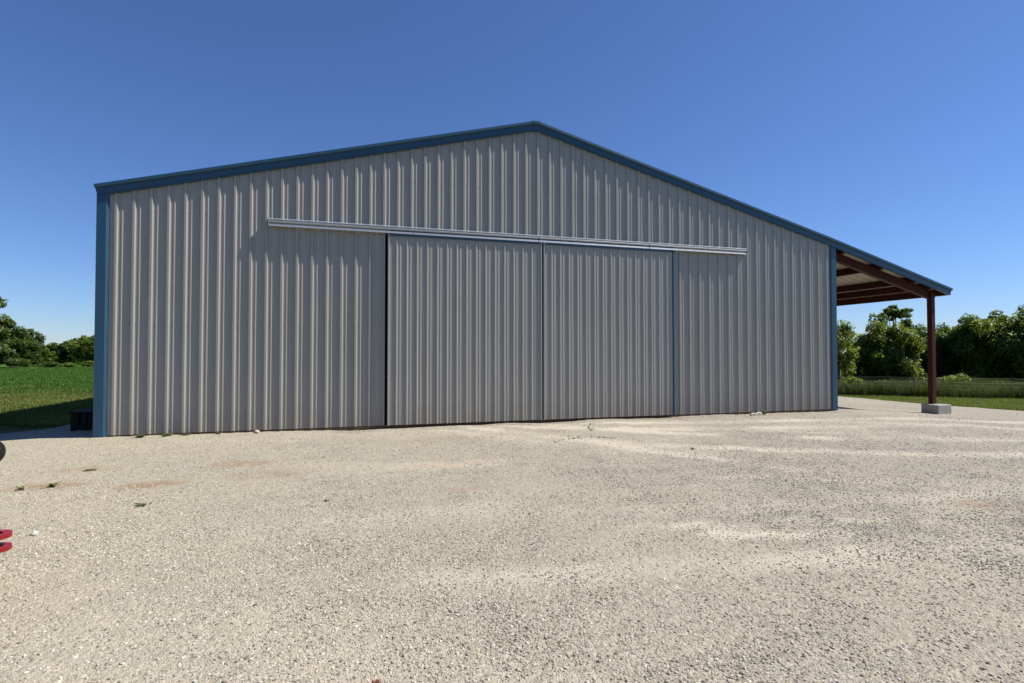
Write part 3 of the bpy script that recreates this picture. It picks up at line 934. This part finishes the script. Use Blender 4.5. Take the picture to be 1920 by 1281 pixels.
def crown_mesh(rx, ry, z0, z1, n_clumps, n_leaves, size, seed, mat, clump=0.30, droop=0.0, loose=0.25):
    rg = np.random.default_rng(seed)
    h = (z1 - z0) / 2; zc = (z0 + z1) / 2
    d = rg.normal(0, 1, (n_clumps, 3)); d /= np.linalg.norm(d, axis=1)[:, None]
    rad = rg.uniform(0.25, 1.0, n_clumps) ** 0.45
    lump = 1 + 0.22 * np.sin(d[:, 0] * 3 + seed) + 0.18 * np.sin(d[:, 1] * 4 + seed * 1.7) * d[:, 2]
    C = d * (rad * lump)[:, None] * 0.80
    cr = clump * rg.uniform(0.55, 1.25, n_clumps)
    w = cr ** 2; w /= w.sum()
    ci = rg.choice(n_clumps, n_leaves, p=w)
    e = rg.normal(0, 1, (n_leaves, 3)); e /= np.linalg.norm(e, axis=1)[:, None]
    rr = cr[ci] * (1 - loose * rg.exponential(0.8, n_leaves).clip(0, 1.5) + rg.normal(0, 0.10, n_leaves))
    Pn = C[ci] + e * rr[:, None] * np.array([1.15, 1.15, 0.8])
    S = np.array([rx, ry, h])
    pts = Pn * S + np.array([0, 0, zc])
    q = np.quantile(pts[:, 2], 0.9985); pts[:, 2] = z0 + (pts[:, 2] - z0) * (z1 - z0) * 0.98 / max(.1, q - z0)
    pts[:, 2] = np.maximum(pts[:, 2], 0.02)
    V, F = leaf_cards(pts, e * np.array([.7, .7, 1.2]), size, rg)
    me = np_mesh('crown', V, F, mat)
    tint = np.clip(rg.uniform(0, 1, n_clumps)[ci] * 0.55 + rg.uniform(0, 0.45, n_leaves), 0, 1)
    me.attributes.new('tint', 'FLOAT', 'FACE').data.foreach_set('value', tint.astype(np.float32))
    return me, C * S + np.array([0, 0, zc])

def tree(px, fwd, y_top, width, mat, label, group, n=9000, size=0.12, base=0.0, name='tree', n_clumps=46, clump=0.30, stems=1, seed=None, cat='tree', loose=0.25, sink=0.0):
    """a tree standing fwd metres out on the bearing of column px; its top is as high as the photo shows"""
    seed = seed if seed is not None else int(px * 7 + fwd * 13) % 9973
    r = random.Random(seed)
    x, y = spot(px, fwd)
    zb = float(zg(x, y)) - 0.02 - sink
    zt = CAM_H + (661.2 - y_top) / 1000.0 * fwd - zb
    root = empty(name, (x, y, zb))
    tag(root, label, cat, group)
    me, C = crown_mesh(width / 2, width / 2 * r.uniform(.85, 1.1), base, zt, n_clumps, n, size, seed, mat, clump, loose=loose)
    tr = MB()
    for s in range(stems):
        ox, oy = (0, 0) if stems == 1 else (r.uniform(-.2, .2) * width, r.uniform(-.2, .2) * width)
        th = zt * r.uniform(.68, .8)
        rad = max(0.05, 0.022 * zt) / (1 if stems == 1 else 1.5)
        pts = [(ox, oy, -.1)]
        for k in range(1, 6):
            pts.append((ox + r.uniform(-.05, .05) * width * k / 5, oy + r.uniform(-.05, .05) * width * k / 5, th * k / 5))
        tr.tube(pts, [rad * (1.25 - .2 * k) for k in range(6)], 7)
        for q in range(6):
            c = C[r.randrange(len(C))]
            k = r.randrange(2, 5)
            a = Vector(pts[k]); b = Vector(c)
            mid = a.lerp(b, .5) + Vector((0, 0, -.05 * zt))
            tr.tube([a, mid, b], [rad * .5, rad * .33, rad * .12], 5)
    link_mesh('crown', me, None, root)
    tr.build('trunk', M_bark, root)
    return root

GR = 'trees in the hedgerow beyond the wire fence'
tree(1568, 34.5, 599, 2.0, M_leafC, 'thin loose tree touching the blue right corner trim of the shed', GR, 3380, .095, .3, n_clumps=30, clump=.34, loose=.5)
tree(1603, 37, 613, 3.0, M_leafA, 'lower bushy hedge tree next to the thin tree by the shed corner', GR, 11900, .095, .15)
tree(1640, 36.5, 604, 3.2, M_leafA, 'rounded hedge tree in front of the tall lone tree behind', GR, 15300, .095, .15)
tree(1684, 36, 607, 3.2, M_leafA, 'bushy hedge tree just left of the lean-to post, its right side nearly touching it', GR, 15300, .095, .15)
tree(1722, 37.5, 613, 2.8, M_leafB, 'low dark hedge tree right behind the red brown lean-to post', GR, 11900, .095, .1)
tree(1766, 37, 608, 2.9, M_leafB, 'darker lower hedge tree just right of the lean-to post', GR, 13600, .095, .1)
tree(1806, 36, 591, 3.1, M_leafA, 'mid height hedge tree above the yellow green bush right of the post', GR, 16150, .095, .1)
tree(1848, 35.5, 583, 3.2, M_leafA, 'full leafy hedge tree second from the right edge', GR, 17850, .095, .1)
tree(1898, 34.5, 574, 3.6, M_leafA, 'tallest full hedge tree at the right edge of the view', GR, 21250, .095, .1)
tree(1950, 34, 577, 3.4, M_leafB, 'hedge tree cut off by the right edge of the view', GR, 13600, .095, .1)
tree(1674, 62, 573, 3.0, M_leafB, 'small lone tree with a bare stem rising above the hedgerow left of the post', GR, 2200, .15, 6.4, n_clumps=15, clump=.34, loose=.2)
tree(1651, 60, 585, 2.4, M_leafB, 'small dark treetop left of the lone tree, behind the hedgerow', GR, 1800, .16, 1.5, n_clumps=16, clump=.34)
tree(1700, 60, 597, 2.6, M_leafB, 'low dark treetop right of the lone tree, behind the hedgerow', GR, 1800, .16, 1.0, n_clumps=16, clump=.34)
GB = 'bushes along the fence'
for px, fwd, yt, w, m, lab, n in [
    (1590, 31.5, 706, 1.5, M_leafC, 'low yellow green bush by the fence near the blue shed corner', 1600),
    (1792, 32.0, 701, 1.7, M_leafC, 'bright sunlit yellow green bush behind the fence right of the post', 2000),
    (1757, 32.5, 707, 1.1, M_leafC, 'small bright bush behind the fence, close to the right of the post', 1100),
    (1868, 31.0, 714, 1.5, M_leafA, 'low dull green bush at the fence towards the right edge', 1400),
    (1650, 33.0, 712, 1.8, M_leafB, 'low dark bush in the hedge shade, between shed corner and post', 1500),
    (1905, 32.0, 716, 1.4, M_leafB, 'low dark bush at the far right under the tallest hedge tree', 1300)]:
    tree(px, fwd, yt, w, m, lab, GB, n, .07, .0, name='bush', n_clumps=22, clump=.36, stems=3, cat='bush')
GL = 'trees at the far side of the green field'
tree(-28, 74, 551, 7.0, M_leafA, 'tallest tree at the far left, cut off by the left edge of the view', GL, 9000, .22, 1.2, n_clumps=44, clump=.28)
tree(28, 76, 602, 5.8, M_leafB, 'big rounded dark tree below the tallest one at the left edge', GL, 9000, .20, .4)
tree(58, 79, 617, 3.6, M_leafB, 'dark tree with a sloping crown right of the big rounded one', GL, 6000, .20, .4)
tree(88, 84, 643, 4.2, M_leafA, 'low brownish green tree in the dip of the far tree line', GL, 5000, .20, .1)
tree(112, 86, 648, 3.4, M_leafB, 'lowest tree in the dip of the far tree line', GL, 4200, .20, .1)
tree(135, 82, 634, 3.4, M_leafB, 'dark tree where the far tree line rises towards the shed', GL, 5000, .20, .1)
tree(160, 80, 630, 3.4, M_leafC, 'pale sparse tree with light limbs near the shed corner', GL, 3600, .20, .3, loose=.5)
tree(186, 80, 628, 3.4, M_leafA, 'tree half hidden behind the left corner of the shed', GL, 5000, .20, .1)
tree(-2, 72, 640, 3.6, M_leafB, 'low dark tree filling under the tallest one at the left edge', GL, 4200, .20, .0)
tree(72, 92, 650, 4.6, M_leafB, 'dark far tree seen low behind the sloping one', GL, 3600, .24, .0)
tree(150, 94, 650, 6.0, M_leafB, 'dark far tree low behind the pale sparse one', GL, 3600, .24, .0)
GC = 'bushes along the far edge of the field'
for px, fwd, yt, w, m, lab in [(132, 76, 680, 2.2, M_leafC, 'low light green bush at the field edge under the rising tree line'),
                                (172, 75, 677, 2.2, M_leafC, 'low yellow green bush at the field edge close to the shed corner'),
                                (36, 73, 672, 3.6, M_leafB, 'low dark bush at the field edge under the big rounded tree'),
                                (96, 77, 678, 3.0, M_leafB, 'wide dark bush at the field edge in the dip of the tree line')]:
    tree(px, fwd, yt, w, m, lab, GC, 1300, .14, .0, name='bush', n_clumps=18, clump=.36, stems=3, cat='bush')

# grass: one object of stuff per stand, thin bent blades
def blades(name, n, where, h0, h1, w, mat, seed, lean=0.35):
    rg = np.random.default_rng(seed)
    x, y, hs = where(rg, n)
    n = len(x)
    z = zg(x, y) + 0.05 * fbm(x * 0.25, y * 0.25, 4, 3) * sst(12, 30, np.hypot(x, y)) - 0.01
    h = rg.uniform(h0, h1, n) * hs
    a = rg.uniform(0, 2 * np.pi, n); l = rg.uniform(0.05, lean, n) * h
    ca, sa = np.cos(a), np.sin(a)
    pa = a + rg.uniform(-.8, .8, n) + np.pi / 2
    wx, wy = np.cos(pa) * w, np.sin(pa) * w
    V = np.empty((n, 5, 3))
    V[:, 0] = np.stack([x - wx, y - wy, z], -1); V[:, 1] = np.stack([x + wx, y + wy, z], -1)
    mx, my = x + ca * l * .35, y + sa * l * .35
    V[:, 2] = np.stack([mx + wx * .8, my + wy * .8, z + h * .6], -1); V[:, 3] = np.stack([mx - wx * .8, my - wy * .8, z + h * .6], -1)
    V[:, 4] = np.stack([x + ca * l, y + sa * l, z + h], -1)
    b = np.arange(n) * 5
    F = np.concatenate([np.stack([b, b + 1, b + 2], -1), np.stack([b, b + 2, b + 3], -1), np.stack([b + 3, b + 2, b + 4], -1)])
    me = np_mesh(name, V.reshape(-1, 3), F, mat)
    t = np.clip(0.5 + 1.3 * fbm(x * .7, y * .7, 3, seed) + rg.uniform(-.3, .3, n), 0, 1)
    me.attributes.new('tint', 'FLOAT', 'FACE').data.foreach_set('value', np.tile(t, 3).astype(np.float32))
    return tag(link_mesh(name, me), kind='stuff')
def wedge(px0, px1, f0, f1, power=1.0):
    def w(rg, n):
        u = rg.uniform(0, 1, n)
        f = (f0 ** (2 - power) + u * (f1 ** (2 - power) - f0 ** (2 - power))) ** (1 / (2 - power)) if power != 2 else f0 * (f1 / f0) ** u
        p = rg.uniform(px0, px1, n)
        lat = (p - 960) / 1000 * f
        x = f * SY + lat * CY; y = f * CY - lat * SY
        ok = gravel_mask(x, y) < 0.12
        ok &= ~((x > XL - .05) & (x < XR) & (y > YW))
        x, y = x[ok], y[ok]
        return x, y, 0.6 + 1.0 * (fbm(x * .5, y * .5, 3, 21) + .5)
    return w
# line of the fence, 45 degrees to the shed
FA = np.array(spot(1530, 29.6)); FB = np.array(spot(1718, 27.9)); FC = np.array(spot(1990, 26.6))
fdir = (FC - FA) / np.linalg.norm(FC - FA)
def fence_side(x, y):   # > 0 beyond the fence
    return (x - FA[0]) * -fdir[1] + (y - FA[1]) * fdir[0]
def filt(w, cond, tall):
    def q(rg, n):
        x, y, h = w(rg, n)
        k = cond(fence_side(x, y))
        return x[k], y[k], h[k]
    return q
fsgn = 1.0 if fence_side(*spot(1718, 40)) > 0 else -1.0
blades('tall_grass', 90000, filt(wedge(1525, 2010, 24, 36), lambda s: fsgn * s > -0.25, 1), .30, .75, .010, M_grass, 41, .6)
blades('grass_verge', 70000, filt(wedge(1530, 2010, 20, 31), lambda s: fsgn * s <= -0.2, 0), .04, .10, .009, M_lawn, 42, .8)
blades('lawn_grass', 60000, wedge(-60, 195, 12.5, 24, 1.4), .04, .11, .008, M_lawn, 43, .8)
blades('field_grass', 70000, wedge(-60, 195, 20, 70, 1.6), .05, .13, .020, M_crop, 44, .5)

# ------------------------------------------------------------------ wire fence
fence = empty('wire_fence', (FB[0], FB[1], float(zg(*FB))))
tag(fence, 'sagging wire mesh livestock fence with thin grey posts in front of the hedgerow', 'fence')
def PF(o):
    o.parent = fence; o.matrix_parent_inverse = Matrix.Translation(-fence.location); return o
flen = np.linalg.norm(FC - FA)
def fpos(s):
    p = FA + fdir * s
    return p[0], p[1], float(zg(p[0], p[1]))
sB = float(np.dot(FB - FA, fdir))
post_s = [sB + 4.9 * k for k in range(-3, 5) if 0 < sB + 4.9 * k < flen]
for s in post_s:
    x, y, z = fpos(s)
    mb = MB(); lx = rnd.uniform(-.03, .03)
    mb.tube([(x, y, z - .2), (x + lx * .5, y, z + .5), (x + lx, y, z + 1.06)], [.042, .040, .037], 8)
    PF(mb.build('fence_post', M_post))
for zz, rad in ((0.12, .0022), (0.28, .0022), (0.44, .0022), (0.62, .0022), (0.80, .003), (1.02, .0026)):
    mb = MB(); pts = []
    for k in range(60):
        s = flen * k / 59; x, y, z = fpos(s)
        pts.append((x, y, z + zz + .012 * math.sin(s * 1.3 + zz * 9)))
    mb.tube(pts, rad, 4, cap=False)
    PF(mb.build('fence_wire', M_wire))
mb = MB(); s = 0.0
while s < flen:
    x, y, z = fpos(s)
    mb.tube([(x, y, z + .12), (x, y, z + .80)], .0016, 3, cap=False)
    s += 0.16
o = PF(mb.build('stay_wire', M_wire)); tag(o, kind='stuff')

# ------------------------------------------------------------------ small things on the lot
def weed(x, y, r0, h, n, label, seed, mat=M_weed, group='weeds growing in the gravel'):
    rg = np.random.default_rng(seed)
    z = float(zl(np.array([x]), np.array([y]))[0])
    V = []; F = []
    r0 *= 0.50; h *= 0.50
    for i in range(n):
        a = rg.uniform(0, 6.28); L = r0 * rg.uniform(.5, 1.1); hh = h * rg.uniform(.4, 1.0)
        ox, oy = rg.normal(0, r0 * .28, 2)
        w = L * rg.uniform(.12, .24)
        ca, sa = math.cos(a), math.sin(a)
        pts = [(ox, oy, -.01, .3), (ox + ca * L * .4, oy + sa * L * .4, hh * .75, 1.0), (ox + ca * L * .8, oy + sa * L * .8, hh, .7), (ox + ca * L, oy + sa * L, hh * .85, .05)]
        b = len(V)
        for px, py, pz, ww in pts:
            V += [(px - sa * w * ww, py + ca * w * ww, pz), (px + sa * w * ww, py - ca * w * ww, pz)]
        for k in range(3): F.append((b + 2 * k, b + 2 * k + 1, b + 2 * k + 3, b + 2 * k + 2))
    me = np_mesh('weed', np.array(V), np.array(F), mat)
    me.attributes.new('tint', 'FLOAT', 'FACE').data.foreach_set('value', rg.uniform(0, 1, len(F)).astype(np.float32))
    o = link_mesh('weed', me, None, None, (x, y, z))
    return tag(o, label, 'weed', group)
weed(-4.05, 12.10, .20, .13, 40, 'leafy weed sprawling at the wall foot nearest the left blue corner', 1)
weed(-3.62, 12.22, .22, .09, 40, 'low weed patch at the wall foot, second from the left corner', 2)
weed(-3.30, 12.25, .18, .07, 34, 'flat weed patch at the wall foot, third from the left corner', 3)
weed(-2.72, 12.24, .12, .07, 22, 'small weed at the wall foot, farthest from the left corner', 4)
weed(-3.86, 7.86, .10, .10, 16, 'upright weed at the left end of the brown clay patch', 5)
weed(-3.60, 7.93, .13, .11, 20, 'larger weed in the middle of the left brown clay patch', 6)
weed(-3.58, 8.92, .16, .04, 18, 'flat olive weed on the gravel between clay patches and shed corner', 7)
weed(-2.22, 6.72, .16, .05, 18, 'flat weed on the gravel in front of the right clay patch', 8)
weed(-0.32, 6.34, .07, .05, 14, 'tiny green weed alone in the gravel left of the middle', 9)
weed(0.35, 3.35, .03, .03, 8, 'tiny green sprout in the foreground gravel', 10)
weed(10.62, 12.10, .12, .26, 26, 'thin upright weed against the wall right of the doors', 11)
weed(0.10, 2.80, .045, .03, 26, 'dry brown tuft in the gravel at the bottom edge of the view', 12, M_leafred)
weed(-3.30, 5.4, .03, .03, 7, 'tiny sprout in the gravel near the white stone', 13)

def stone_thing(x, y, sx, sy, sz, mat, label, cat, seed, name='stone', lift=0.0):
    bm = bmesh.new(); bmesh.ops.create_icosphere(bm, subdivisions=2, radius=1)
    r = random.Random(seed)
    for v in bm.verts:
        k = 1 + r.uniform(-.2, .2)
        v.co = Vector((v.co.x * sx * k, v.co.y * sy * k, v.co.z * sz * k))
    me = bpy.data.meshes.new(name); bm.to_mesh(me); bm.free(); me.materials.append(mat)
    z = float(zl(np.array([x]), np.array([y]))[0])
    o = link_mesh(name, me, None, None, (x, y, z + sz * .55 + lift)); o.rotation_euler = (0, 0, r.uniform(0, 3))
    return tag(o, label, cat)
stone_thing(-2.80, 5.92, .034, .026, .024, M_white, 'fist sized white stone alone on the gravel at the left', 'stone', 3)
stone_thing(-1.99, 12.22, .13, .05, .035, M_beige, 'flat beige stone leaning at the wall foot left of the doors', 'stone', 4)
stone_thing(10.12, 11.98, .07, .05, .045, M_white, 'pale stone lying at the wall foot right of the doors', 'stone', 5)
# crumpled white wrapper beside it
def wrapper(x, y, label, seed):
    rg = np.random.default_rng(seed); n = 7
    g = np.linspace(-1, 1, n); X, Y = np.meshgrid(g, g)
    Z = rg.uniform(0, .07, X.shape) + .02 * (X ** 2)
    V = np.stack([X * .13 + rg.normal(0, .01, X.shape), Y * .05 + rg.normal(0, .008, X.shape), Z], -1).reshape(-1, 3)
    i = np.arange((n - 1) ** 2); a = (i // (n - 1)) * n + i % (n - 1)
    me = np_mesh('wrapper', V, np.stack([a, a + 1, a + n + 1, a + n], -1), M_white)
    z = float(zl(np.array([x]), np.array([y]))[0])
    return tag(link_mesh('wrapper', me, None, None, (x, y, z + .012)), label, 'wrapper')
wrapper(10.26, 11.96, 'crumpled white wrapper at the wall foot beside the pale stone', 8)
weed(5.51, 7.96, .10, .055, 16, 'dry red brown leaf clump alone on the gravel in front of the right door', 14, M_leafred, 'dry clumps on the gravel')

# lumps of tyre tread pressed up by the doors: too small to pick apart
tm = MB()
for path in ([(3.55, 9.35), (4.35, 9.75)], [(4.75, 10.35), (5.25, 11.55)], [(4.05, 9.9), (4.9, 9.45)]):
    (ax, ay), (bx, by) = path
    nn = int(math.hypot(bx - ax, by - ay) / .11)
    for k in range(nn):
        t = k / nn
        if rnd.random() < .25: continue
        x = ax + (bx - ax) * t + rnd.uniform(-.02, .02); y = ay + (by - ay) * t + .06 * math.sin(t * 5)
        z = float(zl(np.array([x]), np.array([y]))[0])
        M_ = Matrix.Translation((x, y, z)) @ Matrix.Rotation(rnd.uniform(.4, .9), 4, 'Z')
        tm.box((-.09, -.018, -.01), (.09 * rnd.uniform(.5, 1), .018, .022 * rnd.uniform(.6, 1.2)), .006, M_)
tag(tm.build('tread_mark', M_gravel), kind='stuff')

# slatted crate in the shade beside the left wall
crate = empty('slatted_crate', (-5.44, 14.75, float(zg(-5.44, 14.75)) + .03), R(1))
tag(crate, 'long low dark slatted crate in the shade beside the left side of the shed', 'crate')
cw, cd, ch = .33, 1.25, .36
for sx in (-1, 1):
    for sy in (-1, 1):
        mb = MB(); mb.box((sx * cw - .035, sy * cd - .035, .0), (sx * cw + .035, sy * cd + .035, ch - .02)); mb.build('corner_leg', M_board, crate)
slat = MB(); slat.box((-.05, -.01, .04), (.05, .01, ch), .003); sl_me = slat.mesh('slat', M_board)
for k in range(5):
    o = bpy.data.objects.new('slat', sl_me); COL.objects.link(o); o.parent = crate; o.location = (-cw + .07 + k * .13, -cd - .046, rnd.uniform(-.01, .01))
for k in range(17):
    o = bpy.data.objects.new('slat', sl_me); COL.objects.link(o); o.parent = crate; o.location = (-cw - .046, -cd + .09 + k * .145, rnd.uniform(-.01, .01)); o.rotation_euler = (0, 0, math.pi / 2)
for k in range(17):
    o = bpy.data.objects.new('slat', sl_me); COL.objects.link(o); o.parent = crate; o.location = (cw + .046, -cd + .09 + k * .145, rnd.uniform(-.01, .01)); o.rotation_euler = (0, 0, math.pi / 2)
mb = MB(); mb.box((-cw - .06, -cd - .06, ch + .012), (cw + .06, cd + .06, ch + .05), .006); mb.build('lid', M_board, crate)
mb = MB(); mb.box((-cw + .04, -cd + .02, .03), (cw - .04, cd - .02, .06)); mb.build('floor_board', M_board, crate)

# ------------------------------------------------------------------ red machine at the left edge (only its drawbar and work lamp show)
TXo, TYo = -2.318, 4.60
zt0 = float(zl(np.array([-3.2]), np.array([4.6]))[0])
tractor = empty('small_tractor', (-3.6, TYo, zt0))
tag(tractor, 'red machine at the left edge, only its forked red drawbar and round black lamp showing', 'tractor')
def PT(o):
    o.parent = tractor; o.matrix_parent_inverse = Matrix.Translation(-tractor.location); return o
def clevis(z, th):
    mb = MB(); n = 18; r = .095; rh = .048; cx = TXo - r; cy = TYo
    out = [(cx + r * math.cos(a), cy + r * math.sin(a)) for a in np.linspace(-math.pi / 2, math.pi / 2, n)]
    out = [(cx - .42, cy - r * .8), (cx - .02, cy - r)] + out + [(cx - .02, cy + r), (cx - .42, cy + r * .8)]
    m = len(out)
    inn = [(cx + rh * math.cos(a), cy + rh * math.sin(a)) for a in np.linspace(-math.pi, math.pi, m, endpoint=False)]
    vs = [(x, y, z) for x, y in out] + [(x, y, z + th) for x, y in out] + [(x, y, z) for x, y in inn] + [(x, y, z + th) for x, y in inn]
    fs = []
    for i in range(m):
        j = (i + 1) % m
        fs += [(i, j, m + j, m + i), (2 * m + i, 3 * m + i, 3 * m + j, 2 * m + j), (m + i, m + j, 3 * m + j, 3 * m + i), (i, 2 * m + i, 2 * m + j, j)]
    mb.raw(vs, fs)
    return PT(mb.build('drawbar_plate', M_red))
clevis(.385, .030); clevis(.298, .028)
mb = MB()
cx = TXo - .095
mb.lathe([(.0, .27), (.016, .27), (.014, .44), (.03, .442), (.034, .452), (.03, .462), (.0, .464)], 'z', 12, (cx, TYo, 0)); PT(mb.build('hitch_pin', M_grey))
mb = MB(); mb.lathe([(.0, .326), (.026, .326), (.03, .332), (.026, .344), (.0, .345)], 'z', 6, (cx - .012, TYo, 0), False); PT(mb.build('hitch_nut', M_galv))
mb = MB(); mb.box((cx - .28, TYo - .06, .425), (cx + .015, TYo + .06, .462), .012); PT(mb.build('latch_block', M_grey))
mb = MB(); mb.box((-3.3, TYo - .075, .28), (cx - .36, TYo + .075, .43), .012); PT(mb.build('drawbar_beam', M_red))
# work lamp on a stalk
LX, LY, LZ = -2.545, 4.75, .955
mb = MB(); mb.lathe([(.0, .085), (.05, .08), (.09, .05), (.105, .0), (.112, -.04), (.108, -.05), (.095, -.052), (.0, -.044)], 'y', 28, (LX, LY, LZ)); lamp = PT(mb.build('work_lamp', M_dark))
mb = MB(); mb.lathe([(.0, -.0535), (.088, -.053)], 'y', 24, (LX, LY, LZ)); mb.build('lamp_lens', M_grey, lamp)
mb = MB(); mb.tube([(LX + .02, LY, LZ - .10), (LX + .012, LY, LZ - .16), (LX - .06, LY, LZ - .26), (LX - .35, LY, LZ - .32), (-3.25, LY - .05, LZ - .34)], [.030, .020, .017, .017, .017], 8); mb.build('lamp_stalk', M_dark, lamp)
mb = MB(); mb.lathe([(0, -.18), (.022, -.178), (.024, -.165), (0, -.16)], 'z', 10, (LX + .014, LY, LZ)); mb.build('lamp_nut', M_galv, lamp)
# the rest of the machine stands outside the frame
mb = MB(); mb.box((-5.1, TYo - .2, .45), (-3.1, TYo + .2, .62), .03); PT(mb.build('chassis', M_grey))
mb = MB(); mb.box((-5.35, TYo - .27, .60), (-4.25, TYo + .27, 1.05), .07); PT(mb.build('bonnet', M_red))
for sy in (-1, 1):
    mb = MB(); mb.box((-3.95, TYo + sy * .42 - .13, 1.0), (-3.1, TYo + sy * .42 + .13, 1.05), .02); PT(mb.build('fender', M_red))
    for (wx, wr, ww) in ((-3.52, .46, .13), (-4.85, .30, .10)):
        w = MB(); pr = [(wr * .55, -ww), (wr * .9, -ww), (wr, -ww * .7), (wr, ww * .7), (wr * .9, ww), (wr * .55, ww)]
        w.lathe(pr, 'y', 28, (wx, TYo + sy * .42, wr)); wh = PT(w.build('wheel', M_dark))
        rm = MB(); rm.lathe([(0, -ww * .4), (wr * .5, -ww * .4), (wr * .56, -ww * .9), (wr * .56, ww * .9), (wr * .5, ww * .4), (0, ww * .4)], 'y', 20, (wx, TYo + sy * .42, wr)); rm.build('rim', M_grey, wh)
mb = MB(); mb.box((-3.85, TYo - .22, .78), (-3.42, TYo + .22, .88), .03); mb.box((-3.48, TYo - .22, .88), (-3.40, TYo + .22, 1.22), .03); PT(mb.build('seat', M_dark))
mb = MB(); mb.tube([(-4.22, TYo, .95), (-4.08, TYo, 1.22)], .018, 8); mb.tube([(-4.08 + .16 * math.cos(a) * .6, TYo + .16 * math.sin(a), 1.22 + .05 * math.cos(a)) for a in np.linspace(0, 6.2832, 19)], .014, 6); PT(mb.build('steering_wheel', M_dark))
